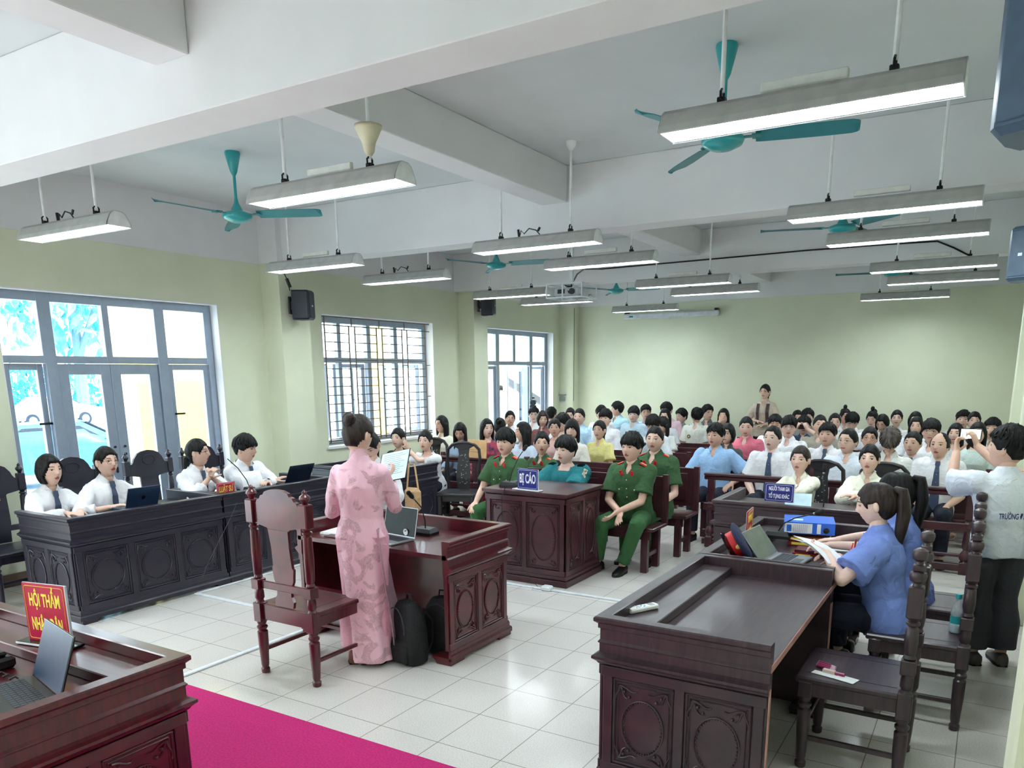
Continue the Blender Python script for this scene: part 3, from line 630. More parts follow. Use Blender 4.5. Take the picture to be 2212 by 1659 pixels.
# ---------------------------------------------------------------- ornate yoke backed chairs
W_YOKE=wood('blackened wood',(.05,.045,.075),(.09,.06,.09),.5,.05)
def yoke_chair(loc,rz,lab,seatm=None):
    t=empty('yoke_chair',loc,rz,lab,'chair','round backed black chairs'); W=.50; D=.44; zs=.46
    for sx in (-1,1):
        for sy in (-1,1):
            b=MB(); b.box(sx*.21-.025,sx*.21+.025,sy*.18-.025,sy*.18+.025,0,zs-.02,.006); b.build('leg',W_YOKE,t)
    b=MB(); b.box(-W/2,W/2,-D/2,D/2,zs-.03,zs+.01,.012); b.build('seat',W_YOKE,t)
    b=MB(); b.box(-.2,.2,-.16,.16,zs-.10,zs-.03); b.build('apron',W_YOKE,t)
    for s in (-1,1): b=MB(); b.box(s*.21-.012,s*.21+.012,-.16,.16,.12,.15); b.build('stretcher',W_YOKE,t)
    b=MB(); y=-D/2+.02; P=[(-.20,y,zs),(-.205,y-.01,zs+.2),(-.215,y-.03,zs+.42),(-.205,y-.035,zs+.52),(-.15,y-.04,zs+.575),(-.07,y-.04,zs+.6),(0,y-.04,zs+.605),(.07,y-.04,zs+.6),(.15,y-.04,zs+.575),(.205,y-.035,zs+.52),(.215,y-.03,zs+.42),(.205,y-.01,zs+.2),(.20,y,zs)]
    b.tube(P,.02,8); b.prism([(-.15,zs+.57),(-.07,zs+.525),(0,zs+.51),(.07,zs+.525),(.15,zs+.57),(.05,zs+.61),(-.05,zs+.61)],y-.052,y-.028,'y'); b.build('back_frame',W_YOKE,t,smooth=40)
    b=MB(); R=[]
    for z,w in ((zs,.07),(zs+.15,.095),(zs+.3,.085),(zs+.45,.065),(zs+.53,.075)): yy=y-.04*(z-zs)/.53+.012*math.sin((z-zs)*9); R.append([(-w,yy-.008,z),(w,yy-.008,z),(w,yy+.008,z),(-w,yy+.008,z)])
    b.loft(R); b.build('splat',W_YOKE,t)
    b=MB(); rnd=random.Random(5)
    for k in range(26):
        z=zs+.08+rnd.random()*.38; b.ell((rnd.uniform(-.05,.05),y-.04*(z-zs)/.53-.011+.012*math.sin((z-zs)*9),z),(.008,.002,.005),6,4)
        b.ell((rnd.uniform(-.05,.05),y-.04*(z-zs)/.53+.0095+.012*math.sin((z-zs)*9),z),(.008,.002,.005),6,4)
    b.build('pearl_inlay',mat('mother of pearl',(.55,.60,.58),.3),t)
yoke_chair((-3.33,4.08,0),math.radians(200),'round backed black chair with inlaid splat standing empty before the wooden rail')
yoke_chair((-4.15,4.42,0),math.radians(175),'round backed black chair behind the girl in black at the window desk')
yoke_chair((.98,4.02,0),PI,'round backed black chair of the girl with the long ponytail')
yoke_chair((1.55,4.08,0),PI,'round backed black chair of the girl beside the ponytailed one')
# ---------------------------------------------------------------- benches
def bench(loc,rz,L,lab,group,m=W_BENCH,back=True,D=.40,bh=.94):
    t=empty('wooden_bench',loc,rz,lab,'bench',group)
    b=MB(); b.box(-L/2,L/2,-D/2,D/2,.42,.455,.006); b.build('seat',m,t)
    n=2 if L<2 else 3
    for k in range(n):
        x=-L/2+.10+k*(L-.20)/(n-1)
        for sy in (-1,1):
            b=MB(); b.box(x-.035,x+.035,sy*(D/2-.05)-.03,sy*(D/2-.05)+.03,0,.42,.005); b.build('leg',m,t)
        b=MB(); b.box(x-.02,x+.02,-D/2+.08,D/2-.08,.15,.19); b.build('stretcher',m,t)
    b=MB(); b.box(-L/2+.05,L/2-.05,D/2-.07,D/2-.045,.33,.42); b.build('apron',m,t)
    if back:
        for s in (-1,1): b=MB(); b.box(s*(L/2-.03)-.03,s*(L/2-.03)+.03,-D/2-.01,-D/2+.04,.44,bh,.005); b.build('back_post',m,t)
        b=MB(); b.box(-L/2+.05,L/2-.05,-D/2+.0,-D/2+.03,.50,bh-.02,.004); 
        for k in range(3): xa=-L/2+.1+k*(L-.2)/3; b.box(xa+.03,xa+(L-.2)/3-.03,-D/2+.028,-D/2+.036,.56,bh-.08,.003)
        b.build('backrest',m,t)
    return t
bench((-1.36,3.26,0),PI,2.1,'wooden bench directly behind the defendant desk','benches by the defendant desk')
bench((-1.36,4.06,0),PI,2.2,'second wooden bench with plank back, just behind the first one','benches by the defendant desk')
# ---------------------------------------------------------------- wooden rails
def railing(x0,x1,y,lab,posts,H=.84):
    t=empty('wooden_railing',((x0+x1)/2,y,0),0,lab,'railing','wooden court rails'); L=x1-x0
    b=MB(); b.box(-L/2,L/2,-.045,.045,H-.03,H,.008); b.box(-L/2,L/2,-.03,.03,H-.075,H-.03,.01); b.build('handrail',W_BENCH,t)
    b=MB(); b.box(-L/2,L/2,-.02,.02,.42,.50,.005); b.build('middle_rail',W_BENCH,t)
    b=MB(); b.box(-L/2,L/2,-.025,.025,.03,.10,.005); b.box(-L/2,L/2,-.02,.02,.17,.20,.005); b.build('bottom_rail',W_BENCH,t)
    for p in posts:
        b=MB(); x=p-(x0+x1)/2; b.box(x-.035,x+.035,-.035,.035,H-.30,H-.07,.004)
        b.lathe([(.035,H-.3),(.022,H-.32),(.036,H-.34),(.03,H-.36),(.036,H-.38),(.02,H-.4),(.032,.36),(.036,.28),(.02,.24),(.045,.20),(.05,.16),(.03,.13),(.036,.12)],x,0,12); b.box(x-.04,x+.04,-.04,.04,0,.12,.004)
        b.build('post',W_BENCH,t,smooth=35)
railing(-.30,2.62,4.56,'long wooden rail with turned posts separating the officials from the prosecutors side',(-.22,.42,1.06,1.70,2.3))
railing(-4.2,-1.45,4.62,'wooden rail before the women by the window, carrying the tan folder',(-4.1,-3.45,-2.95,-2.35,-1.6))
bench((.95,5.22,0),PI,3.0,'long wooden bench of the officials just behind the rail','benches of the audience')
ROWS=[5.22,6.02,6.82,7.62,8.42,9.22,10.02]
for k,y in enumerate(ROWS):
    bench((-2.95,y,0),PI,3.3,'long wooden bench of the audience by the windows, row %s from the rail'%['one','two','three','four','five','six','seven'][k],'benches of the audience',bh=.80)
    if k: bench((.95,y,0),PI,3.0,'long wooden bench of the audience by the wall speakers, row %s from the rail'%['one','two','three','four','five','six','seven'][k],'benches of the audience',bh=.80)
# ---------------------------------------------------------------- people
SKIN={}
def skin(i):
    c=[(.88,.73,.66),(.86,.70,.62),(.83,.66,.58),(.91,.77,.71),(.76,.57,.50)][i]
    return mat('skin tone %d'%i,c,.55,var=.04,scale=20)
HAIRM=[mat('black hair',(.028,.026,.033),.55,spec=.22,var=.6,scale=60,stretch=(1,1,.12),bump=.2),mat('dark brown hair',(.15,.105,.095),.5,spec=.3,var=.5,scale=60,stretch=(1,1,.12),bump=.2),mat('ash blond streaked hair',(.40,.36,.33),.6,col2=(.12,.11,.11),scale=40,stretch=(1,1,.1),bump=.2)]
LIP=mat('lips',(.66,.33,.32),.5); EYEW=mat('eye white',(.70,.64,.60),.4); IRIS=mat('dark iris',(.06,.04,.035),.25)
def remesh(mb,vox,smooth=4,it=None):
    me=bpy.data.meshes.new('tmp'); me.from_pydata(mb.v,[],mb.f); 
    bm=bmesh.new(); bm.from_mesh(me); bmesh.ops.recalc_face_normals(bm,faces=bm.faces); bm.to_mesh(me); bm.free()
    o=bpy.data.objects.new('tmp',me); COL.objects.link(o)
    r=o.modifiers.new('r','REMESH'); r.mode='VOXEL'; r.voxel_size=vox
    if smooth: s=o.modifiers.new('s','SMOOTH'); s.factor=.5; s.iterations=smooth
    dg=bpy.context.evaluated_depsgraph_get(); ev=o.evaluated_get(dg); m2=ev.to_mesh()
    n=len(m2.vertices); v=np.empty(n*3,'f'); m2.vertices.foreach_get('co',v); f=[tuple(p.vertices) for p in m2.polygons]
    nr=np.empty(n*3,'f'); m2.vertices.foreach_get('normal',nr)
    ev.to_mesh_clear(); bpy.data.objects.remove(o); bpy.data.meshes.remove(me)
    return v.reshape(-1,3),f,nr.reshape(-1,3)
def wrinkled(v,nr,amp,sc=9,seed=0):
    out=[]
    for p,n in zip(v.tolist(),nr.tolist()):
        k=mnoise.noise(Vector((p[0]*sc+seed,p[1]*sc,p[2]*sc*.6+p[0]*4)))*amp+mnoise.noise(Vector((p[0]*sc*2.4,p[1]*sc*2.4+seed,p[2]*sc*1.3)))*amp*.5
        out.append((p[0]+n[0]*k,p[1]+n[1]*k,p[2]+n[2]*k))
    return out
def mesh_of(name,v,f,mats,mi=None):
    me=bpy.data.meshes.new(name); me.from_pydata(v if isinstance(v,list) else v.tolist(),[],f)
    for m in mats: me.materials.append(m)
    if mi is not None: me.polygons.foreach_set('material_index',mi)
    me.polygons.foreach_set('use_smooth',[True]*len(f)); me.update(); return me
def face_y(x,z):
    q=1-(x/.076)**2-(z/.118)**2
    return .092*math.sqrt(max(q,.02))
def head_pt(x,y,z,fem):
    kx=.074 if fem else .077
    px,py,pz=x*kx,y*(.092 if y>0 else .100),z*.118
    if z<0:
        t=-z; px*=1-.30*t**1.6; 
        if y<0: py*=1-.5*t**1.2
    if y>0:
        ax=abs(px); e=math.exp
        py+=.018*e(-(px/.011)**2-((pz+.014)/.014)**2)+.009*e(-(px/.008)**2-((pz-.012)/.022)**2)
        py-=.007*e(-((ax-.031)/.016)**2-((pz-.014)/.011)**2)
        py+=.006*e(-(px/.020)**2-((pz+.053)/.011)**2)-.004*e(-(px/.022)**2-((pz+.053)/.0028)**2)
        py+=.007*e(-(px/.022)**2-((pz+.095)/.016)**2)+.003*e(-((ax-.03)/.02)**2-((pz-.034)/.008)**2)
    return (px,py,pz)
def head_mesh(mb,M,fem,lod):
    n,m=(56,46) if lod==0 else (36,30)
    o=len(mb.v); vs=[]
    def az(i): a=2*PI*i/n; return a+.55*math.sin(a)*-1
    for a in range(m+1):
        t=PI*a/m
        for i in range(n):
            p=az(i) # p=0 is front
            vs.append(M@Vector(head_pt(math.sin(t)*math.sin(p),math.sin(t)*math.cos(p),-math.cos(t),fem)))
    loc=[head_pt(math.sin(PI*a/m)*math.sin(az(i)),math.sin(PI*a/m)*math.cos(az(i)),-math.cos(PI*a/m),fem) for a in range(m+1) for i in range(n)]
    mb.v+=[tuple(v) for v in vs]
    for a in range(m):
        for i in range(n):
            j=(i+1)%n; q=(a*n+i,a*n+j,(a+1)*n+j,(a+1)*n+i)
            c=[sum(loc[k][d] for k in q)/4 for d in range(3)]
            lip=c[1]>.05 and abs(c[0])<.022*(1-abs(c[2]+.053)/.02) and abs(c[2]+.053)<.0105
            mb.f.append(tuple(k+o for k in q)); mb.mi.append(1 if lip else 0)
    for s in (-1,1):
        mb.m=0; mb.ell(M@Vector((s*.075,-.008,-.004)),(.010,.018,.030),10,8,M.to_3x3()@Matrix.Rotation(s*.35,3,'Z'))
        y=head_pt_y(.031,.013,fem)
        mb.m=2; mb.ell(M@Vector((s*.031,y-.0015,.013)),(.0125,.005,.0058),10,6,M.to_3x3())
        mb.m=3; mb.ell(M@Vector((s*.0305,y+.0008,.0135)),(.0078,.0042,.0062),8,6,M.to_3x3())
        pts=[M@Vector((s*(.031+dx),head_pt_y(.031+dx,.02,fem)+.0012,.0195-abs(dx)*.18)) for dx in (-.014,-.005,.005,.015)]; mb.tube(pts,.0013,5)
        pts=[M@Vector((s*(.030+dx),head_pt_y(.03+dx,.036,fem)+.001,.036+h)) for dx,h in ((-.016,0),(-.004,.003),(.01,.002),(.02,-.004))]; mb.tube(pts,[.0018,.0028,.0024,.001],6)
    mb.m=0
def head_pt_y(px,pz,fem):
    z=pz/.118; kx=.074 if fem else .077
    t=max(0,-z); x=px/(kx*(1-.3*t**1.6)); y=math.sqrt(max(.01,1-x*x-z*z))
    return head_pt(x,y,z,fem)[1]
def hair_mesh(mb,M,style,fem,seed=0,down=None):
    n,m=44,30; vs=[]
    par={'short':(.056,.006,.022,-.055),'fringe':(.037,.008,.028,-.055),'bald':(.105,.006,.004,-.05),'thin':(.070,.008,.010,-.055),'buzz':(.058,.004,.010,-.055),
         'long':(.062,.013,.015,-.11),'longfringe':(.022,.013,.016,-.11),'bob':(.060,.016,.016,-.085),'pony':(.060,.010,.013,-.075),'bun':(.062,.010,.013,-.075),'lowpony':(.058,.011,.014,-.085)}[style]
    hf,side,top,nape=par
    for a in range(m+1):
        t=PI*a/m
        for i in range(n):
            p=2*PI*i/n; x,y,z=math.sin(t)*math.sin(p),math.sin(t)*math.cos(p),-math.cos(t)
            q=Vector(head_pt(x,y,z,fem)); 
            if y>0: q.y=min(q.y,.092*y+.001)
            ph=abs(math.atan2(x,y)) if abs(x)+abs(y)>1e-4 else 0
            # hairline height by azimuth
            if ph<.55: hz=hf-(.008*mnoise.noise(Vector((p*9+seed,0,seed))) if style in('fringe','longfringe') else .003*math.sin(p*7+seed))
            elif ph<1.25: 
                k=(ph-.55)/.7; hz=hf*(1-k)+(.0 if not fem else -.02)*k
                if style in('long','bob','longfringe') : hz=hf*(1-k)**1.3-.045*k
            elif ph<1.75: hz=-.008 if not fem else (.012 if style in('pony','bun','lowpony') else -.05)
            else: k=min(1,(ph-1.75)/.5); hz=(-.008 if not fem else -.02)*(1-k)+nape*k
            if style=='bald' and ph>1.0: hz=-.02 if ph<1.8 else -.05
            k=max(0,min(1,(q.z-hz)/.006))
            up=max(0,z); off=side+(top-side)*up+.004*mnoise.noise(Vector((p*4+seed,z*3,seed)))+.003*mnoise.noise(Vector((p*14,z*9,seed)))
            if style in('short','fringe') and up>.25: off+=.010*mnoise.noise(Vector((x*11+seed,y*11,z*7)))+.006*mnoise.noise(Vector((x*27+seed,y*27,z*17)))+.003
            if style=='bald' and up>.55: off=.0005
            off=off*k-.010*(1-k)
            nn=Vector((x/.076,y/.096,z/.118)).normalized()
            vs.append(M@(q+nn*off))
    o=len(mb.v); mb.v+=[tuple(v) for v in vs]
    for a in range(m):
        for i in range(n): j=(i+1)%n; mb.f.append((o+a*n+i,o+a*n+j,o+(a+1)*n+j,o+(a+1)*n+i)); mb.mi.append(0)
    R3=M.to_3x3(); dn=R3.inverted()@Vector((0,0,-1)); dn=dn.normalized()
    rnd=random.Random(seed)
    if style in('long','longfringe','bob'):
        Ln={'bob':.10}.get(style,.33); rings=[]
        k=9
        for a in range(k):
            u=a/(k-1); base=Vector((0,0,.035))+dn*(u*(Ln+.03))+Vector((0,-.012*math.sin(u*PI)+.0,0))
            w=.090+.012*math.sin(u*PI)-.02*u; d=.105-.02*u; ring=[]
            A=2.05
            for s in range(13): ph=-A/1+2*A*s/12; ring.append(base+Vector((w*math.sin(ph+PI)*-1 if False else w*math.sin(ph),-d*math.cos(ph)*1.0,0)))
            for s in range(12,-1,-1): ph=-A+2*A*s/12; q=.72; ring.append(base+Vector((w*q*math.sin(ph),-d*q*math.cos(ph),0)))
            for z in range(26): ring[z]+=Vector((.004*mnoise.noise(Vector((z*.9,u*3,seed))),.004*mnoise.noise(Vector((z*1.3,u*4,seed+5))),0))
            rings.append([M@p for p in ring])
        mb.loft(rings)
    if style in('short','fringe'):
        for i in range(90):
            p=rnd.uniform(-PI,PI); fr=abs(p)<1.0; z0=rnd.uniform(.55,.93); z1=(hf-.006+rnd.uniform(-.008,.006))/.118 if fr else rnd.uniform(.25,.55)
            if not fr and abs(p)>1.9: z1=rnd.uniform(-.1,.4)
            pts=[]; sw=rnd.uniform(-.25,.25); lift=rnd.uniform(.0,.007)
            for k in range(5):
                u=k/4; z=z0+(z1-z0)*u; pp=p+sw*u; rr=math.sqrt(max(0,1-z*z)); q=Vector(head_pt(rr*math.sin(pp),rr*math.cos(pp),z,fem))
                if rr*math.cos(pp)>0: q.y=min(q.y,.092*rr*math.cos(pp)+.001)
                nn=Vector((q.x/.076,q.y/.096,q.z/.118)).normalized(); pts.append(M@(q+nn*(top*max(0,z)+side*(1-max(0,z))+lift*math.sin(u*2.6)+(.003 if u<1 else -.001))))
            mb.tube(pts,[.004,.008,.009,.007,.0015],5,flat=.6)
    if style=='pony':
        P=[Vector((0,-.09,.055)),Vector((0,-.115,.068)),Vector((0,-.145,.05))]; q=P[-1]
        for i in range(9): q=q+dn*.042+Vector((.004*math.sin(i*1.3),-.006 if i<3 else .0035,0)); P.append(q)
        mb.tube([M@p for p in P],[.022,.028,.042,.05,.053,.052,.049,.045,.038,.03,.02,.008],14,flat=.75)
        mb.ell(M@Vector((0,-.03,.015)),(.078,.092,.108),20,14,M.to_3x3())
    if style=='lowpony':
        P=[Vector((0,-.085,-.03)),Vector((0,-.105,-.045))]; q=P[-1]
        for i in range(6): q=q+dn*.04+Vector((.0,-.002,0)); P.append(q)
        mb.tube([M@p for p in P],[.02,.024,.028,.027,.024,.02,.014,.006],12)
    if style=='bun':
        mb.ell(M@Vector((0,-.085,.075)),(.042,.038,.042),14,10,R3); mb.ell(M@Vector((.012,-.1,.085)),(.03,.03,.03),12,8,R3)
        pts=[M@Vector((.035*math.cos(a)+.0,-.10+.0,.08+.035*math.sin(a))) for a in [k*.7 for k in range(9)]]; mb.tube(pts,.012,8)
def hand(mb,w,d,nrm,side,curl=.35,s=1,spread=.06,thumb=.6):
    d=d.normalized(); nrm=(nrm-d*nrm.dot(d)).normalized(); lat=d.cross(nrm)*side   # lat points to the thumb side
    R=[]
    for t,hw,th in ((-.02,.024,.02),(.015,.029,.018),(.05,.038,.016),(.085,.038,.014),(.095,.034,.011)):
        c=w+d*(t*s); R.append([c+lat*(hw*s*math.cos(a))+nrm*(th*s*math.sin(a)) for a in [2*PI*i/10 for i in range(10)]])
    mb.loft(R)
    for k,(o,l) in enumerate(((.028,.070),(.0095,.078),(-.0095,.073),(-.027,.058))):
        c=w+d*(.086*s)+lat*(o*s); dd=(d+lat*(o*spread*30)).normalized(); pts=[c-dd*.01]; a=curl*.5*(1+.08*k)
        for i,f in enumerate((.42,.32,.26)):
            v=dd*math.cos(a)+nrm*math.sin(a); c=c+v*(l*s*f); pts.append(c.copy()); a+=curl*(1+.1*k)
        mb.tube(pts,[.0095*s,.009*s,.0083*s,.0068*s],8); mb.ell(pts[-1],.0068*s,8,5)
    c=w+d*(.022*s)+lat*(.026*s)+nrm*(.006*s); v=(d*.62+lat*(.78-thumb*.4)+nrm*(.15+curl*.4)).normalized(); pts=[c-v*.01]
    for f in (.036,.030,.024): c=c+v*(f*s); pts.append(c.copy()); v=(v+d*.25-lat*.28*thumb+nrm*curl*.25).normalized()
    mb.tube(pts,[.0135*s,.0115*s,.010*s,.0078*s],8); mb.ell(pts[-1],.0078*s,8,5)
def ik(S,T,a,b,hint):
    v=T-S; L=v.length
    if L>(a+b)*.995: T=S+v*((a+b)*.995/L); v=T-S; L=v.length
    u=v/L; k=(a*a-b*b+L*L)/(2*L); h=math.sqrt(max(0,a*a-k*k))
    p=(hint-u*hint.dot(u)); p=p.normalized() if p.length>1e-4 else Vector((0,-1,0))
    return S+u*k+p*h,T
TORM=[(-.11,.160,.112,0),(-.02,.168,.118,0),(.10,.150,.108,.004),(.22,.160,.112,.006),(.33,.178,.116,.004),(.40,.180,.104,0),(.445,.135,.080,-.006),(.475,.075,.062,-.010),(.505,.055,.054,-.008)]
TORF=[(-.11,.160,.110,0),(-.02,.165,.112,0),(.10,.122,.090,.004),(.20,.130,.096,.008),(.30,.148,.118,.012),(.38,.152,.096,.004),(.43,.120,.074,-.004),(.46,.066,.056,-.008),(.50,.046,.047,-.006)]
CACHE={}
class Fig: pass
def skeleton(fem,pose,lean=0,side=0,hL=None,hR=None,el=None,er=None,knees=None,feet=None,seat=.46,s=1.0,hips=None):
    F=Fig(); F.fem=fem; F.s=s; F.pose=pose
    TR=TORF if fem else TORM
    hipz=(seat+.085) if pose=='sit' else (.865 if fem else .90)*s
    F.hip=Vector(hips) if hips else Vector((0,0,hipz))
    d=Vector((math.sin(side),math.sin(lean),1)); d.z=math.sqrt(max(.05,1-min(.95,d.x**2+d.y**2))); F.d=d.normalized()
    F.r=Vector((1,0,0)); F.r=(F.r-F.d*F.r.dot(F.d)).normalized(); F.f=F.d.cross(F.r)*1.0
    F.T=lambda t,x=0,y=0:F.hip+F.d*(t*s)+F.r*(x*s)+F.f*(y*s)
    sh=.138 if fem else .166; F.sh={1:F.T(.405 if not fem else .385,sh),-1:F.T(.405 if not fem else .385,-sh)}
    F.ua,F.fa=(.265,.235) if fem else (.285,.25); F.ua*=s; F.fa*=s
    df={1:Vector((.13,.30,F.hip.z+.05)),-1:Vector((-.13,.30,F.hip.z+.05))} if pose=='sit' else {1:F.sh[1]+Vector((.06,.05,-.5*s)),-1:F.sh[-1]+Vector((-.06,.05,-.5*s))}
    F.wr={};F.elb={}
    for sd,h,e in ((1,hR,er),(-1,hL,el)):
        T=Vector(h) if h else df[sd]; hint=Vector(e) if e else Vector((sd*.6,-.6,-.6))
        F.elb[sd],F.wr[sd]=ik(F.sh[sd],T,F.ua,F.fa,hint)
    F.hj={sd:F.T(-.03,sd*.085) for sd in (1,-1)}
    F.kn={};F.an={}
    for sd in (1,-1):
        if pose=='sit':
            F.kn[sd]=Vector(knees[sd]) if knees else F.hj[sd]+Vector((sd*.03,.42*s,.0)); F.kn[sd].z=max(F.kn[sd].z,.44) if not knees else F.kn[sd].z
            F.an[sd]=Vector(feet[sd]) if feet else Vector((F.kn[sd].x,F.kn[sd].y-.02,.085))
        else:
            F.an[sd]=Vector(feet[sd]) if feet else Vector((sd*.09,-.01,.085)); F.kn[sd]=(F.hj[sd]+F.an[sd])/2+Vector((0,.02,.02))
    F.neck=F.T(.49,0,-.01)
    return F
def torso(mb,F,off=0,t0=-.12,t1=.51,bot=0,n=20):
    TR=TORF if F.fem else TORM; R=[]
    for t,w,dp,y in TR:
        if t<t0-1e-6 or t>t1+1e-6: continue
        w2,d2=w+off,dp+off
        R.append([F.T(t,w2*math.copysign(abs(math.cos(a))**.85,math.cos(a)),y+d2*math.copysign(abs(math.sin(a))**.9,math.sin(a))) for a in [2*PI*i/n for i in range(n)]])
    mb.loft(R); return R
def limb(mb,A,B,ra,rb,mid=None,n=12,off=0):
    pts=[A,A.lerp(B,.33),A.lerp(B,.7),B]; k=mid or 1
    mb.tube(pts,[ra+off,(ra*.67+rb*.33)*k+off,(ra*.3+rb*.7)*k+off,rb+off],n); mb.ell(A,ra+off,10,6); mb.ell(B,rb+off,10,6)
def body_core(F,vox,hands,thick=1.0):
    b=MB(); s=F.s; g=.86 if F.fem else 1; g*=thick
    torso(b,F)
    for sd in (1,-1):
        limb(b,F.sh[sd],F.elb[sd],.050*g,.038*g,1.04); limb(b,F.elb[sd],F.wr[sd],.038*g,.026*g,1.1)
        limb(b,F.hj[sd],F.kn[sd],.085*g,.056*g,1.03); limb(b,F.kn[sd],F.an[sd],.054*g,.036*g,1.12)
        fd=(F.footdir[sd] if hasattr(F,'footdir') else Vector((sd*.15,1,0))).normalized(); a=F.an[sd]; q=fd.cross(Vector((0,0,1)))
        b.loft([[a+fd*t+q*(w*math.cos(k))+Vector((0,0,zc+h*math.sin(k))) for k in [2*PI*i/10 for i in range(10)]] for t,w,zc,h in ((-.06,.02,-.05,.03),(-.03,.034,-.045,.038),(.05,.036,-.05,.034),(.12,.042,-.065,.018),(.16,.03,-.07,.012),(.175,.012,-.072,.006))])
        hd=hands[sd]; hand(b,F.wr[sd],Vector(hd[0]) if hd[0] else F.wr[sd]-F.elb[sd],Vector(hd[1]),-sd,hd[2],(.92 if F.fem else 1)*s)
    # neck
    b.tube([F.T(.44,0,-.012),F.neck,F.hc-Vector((0,.012,.04))],[.062*g,.050*g,.050*g],14)
    return remesh(b,vox,3)
def shirt_mesh(F,off,sleeve,vox,amp,hem=-.12,seed=0,collar_t=.51,loose=1.0,thick=1.0,neck='v'):
    b=MB(); g=(.86 if F.fem else 1)*thick
    torso(b,F,off,hem,collar_t)
    for sd in (1,-1):
        A,E,Wr=F.sh[sd],F.elb[sd],F.wr[sd]
        if sleeve=='none': continue
        b.ell(A,.056*g+off,12,8)
        if sleeve=='short':
            e=A.lerp(E,.74); b.tube([A,A.lerp(E,.35),e],[.054*g+off,.055*g+off*1.3,.054*g+off*2.0],14)
        elif sleeve=='elbow':
            e=E.lerp(Wr,.12); b.tube([A,A.lerp(E,.5),E,e],[.054*g+off,.05*g+off*1.3,.044*g+off*1.5,.042*g+off*1.6],14); b.ell(E,.044*g+off*1.4,12,8)
        else:
            e=E.lerp(Wr,.55 if sleeve=='rolled' else .95); b.tube([A,A.lerp(E,.5),E],[.053*g+off,.05*g+off*1.2,.042*g+off*1.3],14); b.ell(E,.043*g+off*1.3,12,8); b.tube([E,E.lerp(e,.6),e],[.042*g+off*1.3,.038*g+off*1.2,.033*g+off*(1.4 if sleeve=='rolled' else 1)],14)
            if sleeve=='rolled': b.tube([E.lerp(Wr,.45),E.lerp(Wr,.56)],.040*g+off*1.2,14)
    v,f,nr=remesh(b,vox,3)
    if neck:
        q=v-np.array(F.hip,'f'); t=q@np.array(F.d,'f')/F.s; x=np.abs(q@np.array(F.r,'f')); y=q@np.array(F.f,'f'); fr=y>0
        cut=t>.487
        if neck=='v': cut|=fr&(x<(t-.405)*.62)&(t>.405)
        elif neck=='tie': cut|=fr&(x<(t-.440)*.8)&(t>.44)
        elif neck=='crew': cut|=fr&(t>.455)&(x<.07)
        else: cut[:]=False
        c=cut.tolist(); f=[p for p in f if not any(c[i] for i in p)]
    return wrinkled(v,nr,amp,seed=seed),f
def pants_mesh(F,off,vox,amp,seed=0,wide=1.0,top=.10,length=.93):
    b=MB(); g=.88 if F.fem else 1
    torso(b,F,off*.35,-.12,top)
    for sd in (1,-1):
        b.tube([F.hj[sd],F.hj[sd].lerp(F.kn[sd],.5),F.kn[sd]],[.088*g+off,.076*g+off,.060*g+off*1.2],14); b.ell(F.kn[sd],.060*g+off*1.2,12,8); b.ell(F.hj[sd],.088*g+off,12,8)
        e=F.kn[sd].lerp(F.an[sd],length); b.tube([F.kn[sd],F.kn[sd].lerp(e,.5),e],[.060*g+off,.056*g*wide+off,.050*g*wide+off],14)
    v,f,nr=remesh(b,vox,3)
    return wrinkled(v,nr,amp,seed=seed+3),f
def shoes(F,m,par,name='shoe'):
    for sd in (1,-1):
        fd=(F.footdir[sd] if hasattr(F,'footdir') else Vector((sd*.15,1,0))).normalized(); a=F.an[sd]; q=fd.cross(Vector((0,0,1))); b=MB()
        b.loft([[a+fd*t+q*(w*math.cos(k))+Vector((0,0,zc+h*math.copysign(abs(math.sin(k))**.7,math.sin(k)))) for k in [2*PI*i/14 for i in range(14)]] for t,w,zc,h in ((-.078,.018,-.05,.03),(-.065,.036,-.045,.042),(-.02,.042,-.04,.048),(.04,.043,-.048,.040),(.09,.048,-.058,.029),(.145,.044,-.064,.022),(.178,.030,-.067,.018),(.19,.01,-.07,.010))])
        b.m=1; b.loft([[a+fd*t+q*(w*s_)+Vector((0,0,zz)) for s_,zz in ((1,-.088),(1,-.072),(-1,-.072),(-1,-.088))] for t,w in ((-.075,.03),(-.03,.046),(.05,.045),(.10,.052),(.16,.04),(.192,.012))])
        b.build(name,[m,mat('shoe sole',(.10,.09,.09),.6)],par,smooth=40)
def collar(F,m,par,point=True,col_r=0):
    b=MB(); top=[];bot=[]; g=.88 if F.fem else 1.0
    n=22
    for i in range(n):
        ph=math.radians(20+320*i/(n-1)); x=math.sin(ph); y=math.cos(ph)
        fr=max(0,(math.cos(ph)-.45)/.55)
        top.append(F.T(.515-.035*fr,.055*g*x,-.008+.058*g*y+.012*fr)); bot.append(F.T(.475-(.055 if point else .02)*fr,(.080+.012*fr)*g*x,-.008+(.078+.018*fr)*g*y))
    out=lambda L,k:[p+(p-F.T(.49,0,-.008)).normalized()*k for p in L]
    R=[top,bot,out(bot,.005),out(top,.005)]
    vs=[p for r in R for p in r]; fs=[]
    for a in range(4):
        c=(a+1)%4
        for i in range(n-1): fs.append((a*n+i,a*n+i+1,c*n+i+1,c*n+i))
    fs+=[(0,n,2*n,3*n),(n-1,2*n-1,3*n-1,4*n-1)]
    b.add(vs,fs); return b.build('collar',m,par)
def front_y(F,t,off):
    TR=TORF if F.fem else TORM
    for (a,b_) in zip(TR[:-1],TR[1:]):
        if a[0]<=t<=b_[0]: k=(t-a[0])/(b_[0]-a[0]); return a[3]+a[2]+(b_[3]+b_[2]-a[3]-a[2])*k+off
    return .1
